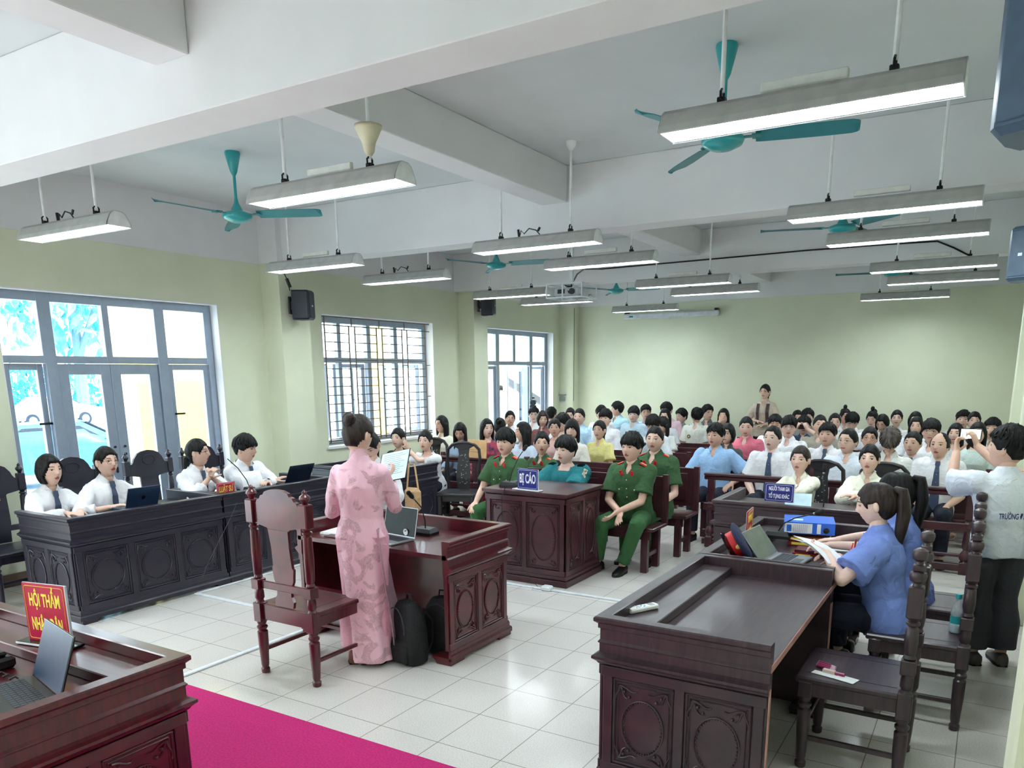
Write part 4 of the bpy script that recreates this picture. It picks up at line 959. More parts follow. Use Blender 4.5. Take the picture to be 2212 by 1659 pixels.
def tie(F,m,par,off,t1=.0):
    b=MB(); R=[]
    for t,w in ((.482,.020),(.45,.024),(.432,.017),(.38,.024),(.25,.034),(.12,.044),(t1+.04,.046),(t1,.004)):
        y=front_y(F,max(t,-.1),off+.006) if t<.44 else front_y(F,.44,off+.012)-.02*(t-.435)/.04
        R.append([F.T(t,-w,y),F.T(t,w,y),F.T(t,w*.9,y+.006),F.T(t,-w*.9,y+.006)])
    b.loft(R); return b.build('tie',m,par)
def glasses(M,par,fem,col=None):
    b=MB()
    for s in (-1,1):
        c=Vector((s*.031,head_pt_y(.03,.01,fem)+.012,.010)); pts=[M@(c+Vector((.021*math.cos(a),0,.018*math.sin(a)))) for a in [2*PI*i/14 for i in range(15)]]; b.tube(pts,.0016,5)
        b.tube([M@(c+Vector((s*.021,0,.006))),M@Vector((s*.074,.05,.012)),M@Vector((s*.080,-.01,.008))],.0014,5)
    y=head_pt_y(.005,.01,fem)+.014; b.tube([M@Vector((-.01,y,.013)),M@Vector((.01,y,.013))],.0015,5)
    b.build('glasses',col or mat('glasses frame',(.25,.20,.18),.3,.5),par)
CLOTH={}
def cloth(name,col,rough=.85,wr=14): return mat(name,col,rough,var=.04,wrinkle=wr,scale=5)
WSH=cloth('white shirt cloth',(.93,.93,.95)); NAVY=cloth('dark navy trousers',(.10,.12,.19)); TIE=cloth('slate tie',(.27,.32,.42))
def person(label,group=None,head=None,zh=1.2,loc=None,rz=0,fem=True,pose='sit',lean=.08,side=0,hL=None,hR=None,el=None,er=None,hands=None,hy=0,hp=0,hr=0,
           hair='short',hairm=0,sk=0,shirt=WSH,sleeve='long',off=.02,pants=NAVY,lod=1,s=1.0,seat=.46,knees=None,feet=None,extras=(),glass=False,ckey=None,thick=1.0,wide=1.0,collar_m='same',footdir=None,skirt=False,row=None,neck=None,hem=-.12,shoe=None,hs=1.13):
    F=skeleton(fem,pose,lean,side,hL,hR,el,er,knees,feet,seat,s)
    if footdir: F.footdir={k:Vector(v) for k,v in footdir.items()}
    F.hc=F.neck+F.d*.03+Vector((0,.020,.105))
    M=Matrix.Translation(F.hc)@Euler((hp,hr,hy)).to_matrix().to_4x4()
    M=M@Matrix.Scale(hs*(.97 if fem else 1.02),4)
    rz_=rz
    if head is not None and row is not None:
        R=Matrix.Rotation(rz,3,'Z'); o=R@Vector((F.hc.x,F.hc.y,0)); zh=at(head[0],head[1],y=row+o.y).z
        s=s*(1+(zh-F.hc.z)/.66*1.0); F=skeleton(fem,pose,lean,side,hL,hR,el,er,knees,feet,seat,s)
        if footdir: F.footdir={k:Vector(v) for k,v in footdir.items()}
        F.hc=F.neck+F.d*.03+Vector((0,.020,.105)); M=Matrix.Translation(F.hc)@Euler((hp,hr,hy)).to_matrix().to_4x4()@Matrix.Scale(hs*(.97 if fem else 1.02),4)
        P=at(head[0],head[1],y=row+o.y); loc=(P.x-o.x,row,0)
    elif head is not None:
        P=at(head[0],head[1],z=zh); R=Matrix.Rotation(rz,3,'Z'); o=R@Vector((F.hc.x,F.hc.y,0)); loc=(P.x-o.x,P.y-o.y,zh-F.hc.z)
        if abs(loc[2])<.12 or pose=='sit': loc=(loc[0],loc[1],loc[2])
    root=empty('person',loc,rz,label,'person',group)
    vox=.0055 if lod==0 else .010
    H=hands or {}; hnd={sd:H.get(sd,(None,(0,0,-1) ,.35)) for sd in (1,-1)}
    key=(ckey,fem,pose,seat) if ckey else None
    if key and ('b',key) in CACHE: v,f,_=CACHE[('b',key)]
    else:
        v,f,_=body_core(F,vox,hnd,thick)
        if key: CACHE[('b',key)]=(v,f,_)
    mb=MB(); mb.v=[tuple(p) for p in v.tolist()]; mb.f=list(f); mb.mi=[0]*len(f)
    head_mesh(mb,M,fem,lod)
    me=mesh_of('body',mb.v,mb.f,[skin(sk),LIP,EYEW,IRIS],mb.mi)
    o=bpy.data.objects.new('body',me); COL.objects.link(o); o.parent=root
    if hair:
        hb=MB(); hair_mesh(hb,M,hair,fem,seed=(sum(map(ord,label))%97)); h=hb.build('hair',HAIRM[hairm],root,smooth=True)
    def cached(kind,fn,m):
        k=(kind,key,sleeve,off,wide,bool(collar_m)) if key else None
        if k and k in CACHE: me=CACHE[k]
        else:
            v,f=fn(); me=mesh_of(kind,v,f,[m])
            if k: CACHE[k]=me
        o=bpy.data.objects.new(kind,me); COL.objects.link(o); o.parent=root
        o.material_slots[0].link='OBJECT'; o.material_slots[0].material=m
        return o
    cv=.0075 if lod==0 else .012
    seed=sum(map(ord,label))%13
    F.root=root
    if shirt: F.shirt=cached('shirt',lambda:shirt_mesh(F,off,sleeve,cv,(.013 if lod==0 else .010),hem,seed,thick=thick,neck=neck or ('tie' if 'tie' in extras else 'v' if collar_m else 'crew')),shirt)
    if pants and not skirt: cached('trousers',lambda:pants_mesh(F,.014,cv,.005,seed,wide),pants)
    if shoe is not False: shoes(F,shoe or mat('black shoe leather',(.05,.05,.06),.35),root)
    if shirt and collar_m: collar(F,shirt if collar_m=='same' else collar_m,F.shirt)
    if 'tie' in extras: tie(F,TIE,root,off)
    if 'buttons' in extras:
        b=MB()
        for t in (.36,.28,.2,.12): b.ell(F.T(t,0,front_y(F,t,off+.006)),(.006,.004,.006),8,5)
        b.build('buttons',mat('pale buttons',(.85,.88,.8),.4),F.shirt)
    if glass: glasses(M,root,fem,mat('thin gold glasses',(.55,.42,.30),.3,.8) if glass=='gold' else None)
    F.M=M
    return F
RAD=math.radians
def camdir(px,py,y):
    P=at(px,py,y=y); return math.atan2(-(CAM.x-P.x),(CAM.y-P.y))   # rz that faces the camera
GREEN=cloth('police green cloth',(.19,.33,.19)); REDT=mat('red insignia',(.80,.10,.12),.5); GOLD=mat('pale gold',(.92,.80,.45),.4,.3)
GPANT=cloth('police green trousers',(.19,.37,.20))
# --- lawyers behind the near black desks
GLW='lawyers in white shirts with ties'
person('young woman lawyer with a dark bob and hands folded, nearest the picture edge',GLW,head=(107,1017),row=-.30,rz=-PI/2,fem=True,hair='bob',extras=('tie',),lod=0,lean=.33,hy=.10,hL=(-.05,.47,.82),hR=(.07,.49,.82),el=(-1,-.3,-.6),er=(1,-.3,-.6),hands={1:((-.5,.8,-.1),(0,0,-1),.5),-1:((.5,.8,-.1),(0,0,-1),.5)})
F_=person('young woman lawyer with round glasses typing on the slim laptop',GLW,head=(228,995),row=.14,rz=-PI/2,fem=True,hair='lowpony',extras=('tie',),lod=0,lean=.30,hy=.05,glass='gold',hL=(-.1,.42,.82),hR=(.16,.42,.82),sleeve='rolled',el=(-1,-.3,-.4),er=(1,-.3,-.5))
person('young woman lawyer with glasses resting her chin side hands clasped upright',GLW,head=(425,975),row=1.0,rz=-PI/2,fem=True,hair='lowpony',extras=('tie',),lod=0,lean=.30,hy=.62,glass='gold',hL=(-.02,.33,.96),hR=(.03,.35,.96),sleeve='rolled',el=(-1,.2,-1),er=(1,.2,-1),hands={1:((-.35,.35,.85),(-1,0,0),1.0),-1:((.35,.35,.85),(1,0,0),1.0)})
person('young man lawyer with a mop of black hair holding white paper',GLW,head=(527,965),row=1.62,rz=-PI/2,fem=False,hair='fringe',extras=('tie',),lod=0,lean=.30,hy=.42,hp=-.1,hL=(.02,.50,.84),hR=(-.12,.44,.84),sk=1,el=(-1,-.3,-.4),er=(1,-.4,-.5),s=.93)
person('person at the picture edge in white sleeves and dark trousers, mostly cut off',loc=(-4.83,-.93,0),rz=-PI/2,fem=False,pose='stand',hair='short',lod=1,hL=(-.22,.2,1.0),hR=(.22,.1,.95))
# --- the defendant and the officers
def officer(label,head,row,ia,fem=False,hair='short',lod=0,rzo=0,**k):
    rz=PI+rzo; hy=camdir(*head,row)+RAD(ia)-rz; hy=(hy+PI)%(2*PI)-PI
    F=person(label,'police officers in green',head=head,row=row,rz=rz,fem=fem,hair=hair,shirt=GREEN,sleeve=k.pop('sleeve','short'),pants=GPANT,lod=lod,hy=hy,extras=('buttons',),**k)
    for s in (-1,1):
        c=F.sh[s]+F.d*.045-F.r*(s*.035); b=MB(); ax=F.r; R=Matrix((F.r,F.f,F.d)).transposed()@Matrix.Rotation(s*.42,3,'Y')
        b.box(-.062,.062,-.026,.026,0,.012,.004); b.xf(Matrix.Translation(c+F.d*.012)@R.to_4x4()); e=b.build('epaulette',REDT,F.shirt)
        b=MB(); b.box(-.055,.055,-.004,.004,.012,.0145); b.ell((s*.03,0,.014),(.009,.009,.003),8,4); b.xf(Matrix.Translation(c+F.d*.012)@R.to_4x4()); b.build('epaulette_stripe',GOLD,e)
        b=MB(); c=F.T(.42,s*.052,front_y(F,.42,.025)+.012); b.box(-.016,.016,-.003,.004,-.026,.026,.002); b.xf(Matrix.Translation(c)@Matrix.Rotation(s*.3,4,'Y')@Matrix.Rotation(-.35,4,'X')); b.ell(c+Vector((0,.005,0)),(.006,.003,.006),6,4); b.build('collar_tab',REDT,F.shirt)
        b=MB(); t=.27; b.box(-.05,.05,-.004,.006,-.018,.018,.003); b.xf(Matrix.Translation(F.T(t,s*.075,front_y(F,t,.022)-.012))@Matrix.Rotation(-s*.45,4,'Z')); b.build('pocket_flap',GREEN,F.shirt)
        b=MB(); b.ell(F.T(t,s*.075,front_y(F,t,.022)-.0),(.007,.005,.007),8,5); b.build('pocket_button',mat('pale buttons',(.85,.88,.8),.4),F.shirt)
    return F
officer('policeman with a thick black fringe seated beside the defendant, behind the microphone',(1092,955),3.24,-28,hair='fringe',hL=(-.16,.40,.60),hR=(.16,.40,.60),sk=1)
officer('policewoman with parted hair in green uniform, seated behind the defendant',(1170,960),3.84,0,fem=True,hair='lowpony',lod=0,sleeve='long',sk=1)
officer('policeman on the front bench with hands joined between his knees, shoes fully visible',(1365,965),3.33,-32,hair='fringe',hL=(.04,.36,.60),hR=(.0,.33,.59),lean=.16,sk=1,
   knees={1:(.16,.42,.50),-1:(-.20,.40,.50)},feet={1:(.24,.34,.085),-1:(-.04,.36,.085)},footdir={1:(.35,1,0),-1:(.0,1,0)},hands={1:((-.2,.9,-.3),(-.5,0,-.8),.3),-1:((.3,.8,-.4),(.6,.0,.6),.3)},er=(1,-.4,-.3),el=(-1,-.4,-.3))
officer('policeman with cropped hair seated on the second bench, hand on his knee',(1415,945),3.9,-15,hair='buzz',hL=(-.15,.36,.60),hR=(.15,.30,.60),sk=0)
TEALS=cloth('teal t shirt cloth',(.05,.42,.45))
hyd=camdir(1222,975,3.2)+RAD(-38)-PI; hyd=(hyd+PI)%(2*PI)-PI
F_=person('defendant in a teal t shirt with patterned shoulder stripes leaning on the carved desk',head=(1222,975),row=3.26,rz=PI,fem=False,hair='fringe',shirt=TEALS,sleeve='short',lod=0,lean=.22,hy=hyd,sk=3,thick=1.12,off=.03,collar_m=None,hL=(.02,.44,.80),hR=(.10,.42,.80),el=(-1,-.4,-.5),er=(1,-.4,-.5),pants=cloth('dark trousers',(.12,.13,.16)))
for s in (-1,1):
    b=MB(); R=[]; A,E_=F_.sh[s],F_.elb[s]
    for k in range(8):
        u=k/7*.72; p=A.lerp(E_,u); ax=(E_-A).normalized(); o_=(F_.d*.7+F_.r*s*.7); o_=(o_-ax*o_.dot(ax)).normalized(); w_=ax.cross(o_).normalized()*.022; r0=.088+.012*u
        R.append([p+o_*r0+w_,p+o_*(r0+.004)+w_,p+o_*(r0+.004)-w_,p+o_*r0-w_])
    b.loft(R); b.build('shoulder_stripe',mat('patterned cream stripe',(.88,.84,.74),.8,col2=(.35,.30,.28),scale=45),F_.shirt)
# --- woman in pink ao dai, back to the camera
def brocade(name,a,c,sc):
    m=bpy.data.materials.new(name); m.use_nodes=True; N=m.node_tree.nodes; L=m.node_tree.links; b=N['Principled BSDF']
    tc=N.new('ShaderNodeTexCoord'); n1=N.new('ShaderNodeTexNoise'); n1.inputs['Scale'].default_value=7; n1.inputs['Detail'].default_value=3; n1.inputs['Distortion'].default_value=1.2
    v=N.new('ShaderNodeTexNoise'); v.inputs['Scale'].default_value=38; v.inputs['Distortion'].default_value=3; v.inputs['Detail'].default_value=3
    r1=N.new('ShaderNodeValToRGB'); r1.color_ramp.elements[0].position=.50; r1.color_ramp.elements[1].position=.55
    r2=N.new('ShaderNodeValToRGB'); r2.color_ramp.elements[0].position=.46; r2.color_ramp.elements[1].position=.54
    r2.color_ramp.elements[0].color=(*lin(c),1); r2.color_ramp.elements[1].color=(*lin([(x+y)/2 for x,y in zip(a,c)]),1)
    mx=N.new('ShaderNodeMix'); mx.data_type='RGBA'; mx.inputs[6].default_value=(*lin(a),1)
    L.new(tc.outputs['Object'],n1.inputs[0]); L.new(tc.outputs['Object'],v.inputs[0]); L.new(n1.outputs[0],r1.inputs[0]); L.new(v.outputs[0],r2.inputs[0])
    L.new(r1.outputs[0],mx.inputs[0]); L.new(r2.outputs[0],mx.inputs[7]); L.new(mx.outputs[2],b.inputs['Base Color'])
    b.inputs['Roughness'].default_value=.42; b.inputs['Sheen Weight'].default_value=.4
    bp=N.new('ShaderNodeBump'); bp.inputs['Strength'].default_value=.25; bp.inputs['Distance'].default_value=.01; L.new(r1.outputs[0],bp.inputs['Height']); L.new(bp.outputs[0],b.inputs['Normal'])
    return m
PINK=brocade('pink brocade silk',(.96,.76,.83),(.80,.61,.66),4); PINKP=cloth('pale pink silk trousers',(.90,.66,.74),.5)
rzp=.50
F_=person('woman in a long pink brocade dress standing with her back turned, reading a sheet',loc=(-1.15,-.07,0),rz=rzp,fem=True,pose='stand',hair='bun',hairm=1,shirt=PINK,sleeve='long',off=.009,pants=PINKP,lod=0,lean=.05,hy=-.50,hp=-.25,
   hR=(.14,.30,1.22),hL=(-.10,.26,1.12),er=(.35,-.5,-1),el=(-.5,-.5,-1),collar_m=None,neck='none_',s=1.04,wide=1.7,shoe=mat('brown sandal',(.45,.25,.22),.5),hands={1:((.25,.45,.75),(-.8,.4,.1),.75),-1:((.3,.7,.3),(.8,.2,0),.7)},sk=0,hem=-.02,hs=1.12)
b=MB(); R=[]
for z,rx,ry,yo in ((1.03,.118,.088,.0),(.96,.142,.106,-.004),(.90,.158,.120,-.010),(.84,.163,.126,-.012),(.72,.152,.120,-.014),(.58,.138,.112,-.02),(.42,.128,.105,-.03),(.26,.124,.102,-.04),(.10,.130,.105,-.05),(.035,.134,.108,-.055)):
    ring=[]; n=64; u=(1.02-z)/.9
    for i in range(n):
        a=2*PI*i/n; k=1+(.05*u*math.sin(a*5+1)+.035*u*math.sin(a*9+u*3))
        ring.append((rx*k*math.cos(a)+.035*u*u,ry*k*math.sin(a)+yo,z))
    R.append(ring)
inner=[[ (x*.97,y*.97,z) for x,y,z in r] for r in reversed(R)]
b.loft(R+inner,cap=False); b.build('dress_skirt',PINK,F_.root,smooth=60)
b=MB(); b.tube([F_.T(.46,0,-.010),F_.T(.505,0,-.012),F_.T(.535,0,-.006)],[.062,.056,.050],20); b.build('stand_collar',PINK,F_.shirt,smooth=50)
SHEER=bpy.data.materials.new('sheer mauve veil'); SHEER.use_nodes=True; _b=SHEER.node_tree.nodes['Principled BSDF']; _b.inputs['Base Color'].default_value=(.62,.38,.48,1); _b.inputs['Alpha'].default_value=.55
_t=SHEER.node_tree.nodes.new('ShaderNodeTexNoise'); _t.inputs['Scale'].default_value=30; _m=SHEER.node_tree.nodes.new('ShaderNodeMapRange'); _m.inputs[3].default_value=.35; _m.inputs[4].default_value=.7; SHEER.node_tree.links.new(_t.outputs[0],_m.inputs[0]); SHEER.node_tree.links.new(_m.outputs[0],_b.inputs['Alpha'])
b=MB(); R=[]
for z,x in ((.95,.13),(.75,.14),(.5,.165),(.3,.20),(.16,.22)): R.append([(x+.03*math.sin(k*1.3+z*4)*(.95-z),.09-.055*k*1.0,z) for k in range(5)]+[(x+.004+.03*math.sin(k*1.3+z*4)*(.95-z),.09-.055*k,z) for k in range(4,-1,-1)])
b.loft(R); b.build('sheer_panel',SHEER,F_.root,smooth=60)
b=MB(); R=[[(-.02-x_,.10+.03*k,z) for k in range(4)]+[(-.024-x_,.10+.03*k,z) for k in range(3,-1,-1)] for z,x_ in ((.8,.10),(.5,.12),(.2,.135),(.06,.14))]; b.loft(R); b.build('front_panel_edge',SHEER,F_.root,smooth=60)
PAPER=mat('white paper',(.93,.94,.95),.7); PAPERB=mat('pale blue paper',(.82,.92,.97),.7)
# --- woman behind the middle desk, head bowed
F_=person('woman with bowed black head in a white blouse, half hidden behind the woman in pink',loc=(-2.06,1.18,0),rz=PI+.30,fem=True,pose='stand',hair='lowpony',lod=0,lean=.38,hp=-.75,hL=(-.1,.42,.93),hR=(-.28,.36,.90),er=(.9,-.5,-.3),el=(-.9,-.5,-.3),s=.93,hs=1.02)
b=MB(); b.box(-.08,.08,-.04,.04,0,.20,.03); b.tube([(-.06,0,.19),(-.03,0,.4),(.03,0,.4),(.06,0,.19)],.008,6); o=b.build('tote_bag',cloth('tan bag cloth',(.80,.66,.50))); o.location=(-1.74,1.20,.80); tag(o,'tan shoulder bag hanging beside the bowed woman in white','bag')
# --- two girls at the desk under the window
person('girl in a white t shirt pressing her palms together, leaning on the window desk',head=(918,957),row=4.13,rz=PI-.1,fem=True,hair='lowpony',lod=0,sleeve='short',lean=.30,hy=.35,hL=(.12,.34,1.0),hR=(.16,.33,1.0),el=(-1,.2,-1),er=(1,.2,-1),collar_m=None,hands={1:((-.1,.35,.9),(-1,0,0),.12),-1:((.1,.35,.9),(1,0,0),.12)},off=.03,s=.96)
person('girl in a black top with tied hair, mostly behind the bowed woman',head=(860,950),row=4.25,rz=PI+.35,fem=True,hair='lowpony',lod=1,sleeve='short',shirt=cloth('black top cloth',(.07,.08,.12)),hy=-.2,collar_m=None,lean=.25,s=.93)
# --- prosecutors
BLUE=cloth('sky blue uniform cloth',(.47,.56,.84)); PTR=cloth('navy uniform trousers',(.09,.12,.20))
F_=person('woman prosecutor in blue shirt with long brown ponytail, holding white sheets',"prosecutors in blue",head=(1893,1090),row=.97,rz=PI/2,loc=None,fem=True,hair='pony',hairm=1,shirt=BLUE,sleeve='short',lod=0,lean=.20,hy=0,hp=-.25,hL=(-.14,.34,.90),hR=(-.03,.29,.86),pants=PTR,sk=3,thick=1.12,off=.028,seat=.47,
   hands={1:((-.3,.9,.1),(-.5,0,-.8),.5),-1:((.35,.85,.2),(.6,.0,.5),.6)},el=(-1,-.6,-.6),er=(1,-.5,-.6),hs=1.06)
for s in (-1,1):
    b=MB(); c=F_.T(.40,s*.055,front_y(F_,.40,.03)+.012)
    for k in range(4): b.tube([c+Vector((s*.006*k,0,.03-.004*k)),c+Vector((s*(.02+.006*k),.006,.0-.004*k)),c+Vector((s*(.0+.008*k),.006,-.035))],.004,6)
    b.build('collar_emblem',REDT,F_.shirt)
    b=MB(); b.tube([c+Vector((s*.0,.006,.02)),c+Vector((s*.018,.01,-.01)),c+Vector((0,.01,-.03))],.002,6); b.build('emblem_trim',GOLD,F_.shirt)
F2=person('second woman prosecutor in blue, hidden behind the first, forearms on the desk',"prosecutors in blue",head=(1936,1066),row=1.66,rz=PI/2,fem=True,hair='pony',hairm=0,shirt=BLUE,sleeve='short',lod=0,lean=.25,hp=-.3,hL=(-.40,.46,.86),hR=(-.28,.50,.85),pants=PTR,sk=3,el=(-1,-.5,-.3),er=(1,-.5,-.3),hands={1:((-.2,1,-.1),(0,0,-1),.3),-1:((-.2,1,-.1),(0,0,-1),.4)})
# --- girls at the desk with the two line sign
person('girl in a cream shirt with a long brown ponytail behind the blue sign',head=(1728,998),row=4.0,rz=PI,fem=True,hair='pony',hairm=1,shirt=cloth('cream shirt cloth',(.95,.94,.88)),lod=0,lean=.26,hy=-.1,hL=(.10,.46,.83),hR=(.06,.42,.83),el=(-1,-.4,-.5),er=(1,-.4,-.5),s=.96)
person('girl in a cream shirt with short tied hair, hands folded on the same desk',head=(1878,993),row=4.06,rz=PI,fem=True,hair='lowpony',shirt=cloth('cream shirt cloth',(.95,.94,.88)),lod=0,lean=.26,hy=-.05,hL=(.06,.46,.83),hR=(.02,.44,.83),el=(-1,-.4,-.5),er=(1,-.4,-.5),s=.96)
# --- man filming
POLO=cloth('white polo cloth',(.93,.95,1.0))
F_=person('man in a white printed polo shirt filming with a phone on a black gimbal','people filming',loc=(2.51,2.0,0),rz=.42,fem=False,pose='stand',hair='short',shirt=POLO,sleeve='short',lod=0,hy=.75,hp=.05,s=.94,thick=1.0,off=.026,sk=1,pants=cloth('charcoal trousers',(.27,.27,.30)),wide=1.5,
   hL=(-.16,.42,1.38),hR=(-.01,.46,1.42),el=(-1,-.1,-2),er=(1,.1,-1.5),hands={1:((-.3,.2,.9),(-.6,.6,0),.8),-1:((.1,.4,.8),(.6,-.3,.2),.9)},shoe=mat('grey sneaker',(.35,.33,.32),.6),hem=-.16)
FILM=F_
b=MB(); b.tube([F_.T(.445,.075*math.cos(a),-.012+.07*math.sin(a)) for a in [2*PI*i/16 for i in range(17)]],.004,6,cap=False); b.build('collar_stripe',NAVY,F_.shirt)
# --- audience, located by head position in their rows
def blend(c): return cloth('cloth %d %d %d'%tuple(int(x*99) for x in c),c)
LB=(.72,.85,.95); WH=(.93,.93,.95); GY=(.66,.71,.78)
AUD=[ # px,py,fem,hair,shirt,sleeve,ia,hp,extras,label
(954,918,1,'long',(.93,.91,.86),'long',-50,0,'','woman in a cream blouse with hair swept back, in profile under the barred window'),
(994,936,1,'long',(.60,.68,.80),'long',-12,-.45,'','woman in a grey blue jacket bowing her head, dark microphone at her shoulder'),
(1052,926,1,'long',(.38,.27,.33),'long',22,0,'floral','woman with long straight hair in a dark floral dress behind the tan folder'),
(1080,924,1,'bun',(.30,.32,.36),'long',170,0,'','person with a claw clipped bun seen from behind, beside the floral dress'),
(1102,905,1,'lowpony',(.90,.90,.90),'short',5,0,'glasses,mouth','woman with glasses covering her mouth with one hand, in front of the tripod'),
(1130,935,1,'long',(.80,.84,.92),'long',-75,0,'','long haired woman in profile with a white jacket, behind the microphone'),
(1153,897,0,'short',WH,'short',0,0,'glasses','tall young man with glasses sitting before the far door'),
(1172,905,1,'bob',(.5,.3,.3),'short',10,-.2,'','woman with auburn tinted hair behind the policewoman'),
(1191,898,0,'short',(.3,.3,.35),'short',150,0,'','dark haired head turned away below the switch box'),
(1198,926,1,'lowpony',(.90,.74,.72),'short',-5,0,'','woman in a pale pink top looking over the shoulder of the policewoman'),
(1216,915,0,'fringe',(.85,.85,.88),'short',-60,-.1,'','youth with shaggy hair looking sideways behind the defendant'),
(1236,926,1,'longfringe',(.86,.84,.80),'short',-12,0,'','girl with a full fringe and very long black hair behind the defendant'),
(1232,897,1,'long',WH,'short',-10,-.1,'','girl with side parted hair peeking above the girl with the fringe'),
(1252,899,0,'buzz',LB,'short',-20,0,'','young man with cropped hair at the edge of the corner pillar'),
(1295,931,1,'lowpony',(.87,.83,.55),'short',-25,0,'','woman in a yellow short sleeved shirt right behind the front bench'),
(1308,903,0,'fringe',WH,'long',-20,0,'','young man in a white shirt partly behind the woman in yellow'),
(1299,893,0,'short',WH,'short',20,0,'','half hidden head just above the young man behind the woman in yellow'),
(1334,882,0,'short',(.72,.88,.95),'long',-100,0,'','tall young man in a pale blue shirt looking away towards the door'),
(1369,896,0,'fringe',(.80,.90,.97),'long',-15,0,'','boy with bowl cut hair against the blank wall'),
(1395,891,0,'short',(.78,.86,.97),'short',5,0,'glasses','sturdy young man with dark glasses in the back rows'),
(1440,883,0,'short',(.93,.80,.86),'short',-30,-.2,'','young man in a pink shirt tucked behind a girl in the back row'),
(1437,899,1,'long',(.80,.80,.83),'short',-15,0,'','girl with straight shoulder length hair before the man in pink'),
(1411,918,0,'fringe',(.80,.82,.85),'short',-20,-.35,'','young man with thick wavy hair looking down behind the cropped policeman'),
(1432,921,1,'longfringe',(.82,.84,.83),'short',-30,-.3,'','girl in a pale polo bent over behind the cropped policeman'),
(1472,902,0,'short',(.60,.66,.74),'long',-50,0,'','young man in a grey blue shirt seen in profile, sleeves down to his lap'),
(1505,896,0,'short',(.90,.91,.88),'short',10,-1.1,'badge','young man in a white polo with a round badge, head bowed low'),
(1528,891,0,'short',(.40,.42,.45),'short',35,0,'','dark clad head beside the bowed young man in the polo'),
(1563,899,1,'long',(.86,.86,.82),'short',-12,0,'mouth','girl with long hair holding a hand over her mouth'),
(1546,941,0,'short',(.62,.77,.94),'short',-28,0,'phone','man in a light blue short sleeved shirt on the front bench, phone in hand'),
(1571,939,1,'bob',(.3,.3,.3),'short',-20,0,'','dark haired woman hidden behind the man in light blue'),
(1612,921,0,'buzz',(.82,.42,.50),'short',-5,-.15,'','man in a rose pink shirt with eyes lowered'),
(1669,946,0,'thin',WH,'short',-25,0,'tie','man in a white shirt and slate tie in the middle of the front bench'),
(1674,918,0,'short',WH,'short',0,-.1,'','man whose forehead shows directly above the man with the slate tie'),
(1704,922,0,'fringe',WH,'short',0,0,'glasses','young man with black rimmed glasses beside the photographer in navy'),
(1722,905,1,'bob',(.4,.4,.45),'short',10,0,'','curly dark head behind the young man with black rimmed glasses'),
(1736,922,0,'short',(.18,.27,.40),'short',0,0,'camera','man in a navy shirt photographing with a black camera at his eye'),
(1744,902,0,'short',(.5,.5,.5),'short',0,0,'','dark haired head right behind the photographer in navy'),
(1771,917,0,'buzz',(.62,.60,.55),'short',10,0,'','young man with sharp hairline beside the photographer in navy'),
(1787,940,0,'short',WH,'short',-15,.05,'tie','smiling man in white with a dark tie, tilting his head'),
(1803,912,1,'bun',(.85,.85,.82),'short',5,0,'','girl with parted hair behind the smiling man'),
(1826,900,1,'topbun',WH,'short',20,0,'','girl with the leftmost high bun in the last rows'),
(1840,913,0,'fringe',WH,'short',5,-.35,'glasses','youth whose thick fringe covers half his face'),
(1832,953,0,'thin',(.90,.93,.98),'short',-30,0,'glasses','man with rimless glasses in an open white shirt behind the ponytailed girl'),
(1878,948,1,'lowpony',WH,'short',0,0,'glasses','girl with red framed glasses and stern look'),
(1884,905,1,'topbun',WH,'short',-15,-.3,'','girl with a high bun looking down, next to the parted hair girl'),
(1906,915,1,'bob',WH,'short',-20,-.4,'glasses','girl with bowed head and glasses, centre parting'),
(1923,948,0,'fringe',(.86,.86,.84),'short',0,-1.0,'blond,badge','youth with ash blond streaked hair bowing forward'),
(1937,904,1,'lowpony',WH,'short',0,0,'badge','smiling girl sitting tall in the last row with a round badge'),
(1977,908,1,'bob',(.8,.8,.8),'short',-5,0,'','girl half covered by the smiling girl in front of her'),
(1979,922,1,'long',WH,'short',-5,0,'','girl with loose dark hair and a slight smile behind the red faced man'),
(2011,931,0,'fringe',WH,'short',-5,0,'glasses','boy with a tuft of hair and glasses between two officials'),
(1971,962,0,'buzz',WH,'short',-18,0,'tie','red faced older man with a grey tie on the front bench'),
(2031,962,0,'bald',WH,'short',-20,0,'tie','balding man with a long slate tie on the front bench'),
(2064,940,1,'long',(.93,.84,.80),'short',-12,0,'','girl in a pale peach shirt beside the raised phone'),
(2080,907,0,'short',(.8,.8,.8),'short',0,0,'','head barely showing behind the tall girl near the phone'),
(2104,908,1,'lowpony',(.85,.85,.85),'short',5,0,'','tall girl whose face shows above the raised phone'),
(2112,936,1,'long',(.80,.86,.84),'short',0,0,'','girl in a pale green top behind the raised phone'),
(2143,928,0,'short',(.75,.76,.74),'short',-8,0,'','young man with thick black hair between the phone and the man filming'),
]
usedx=[]
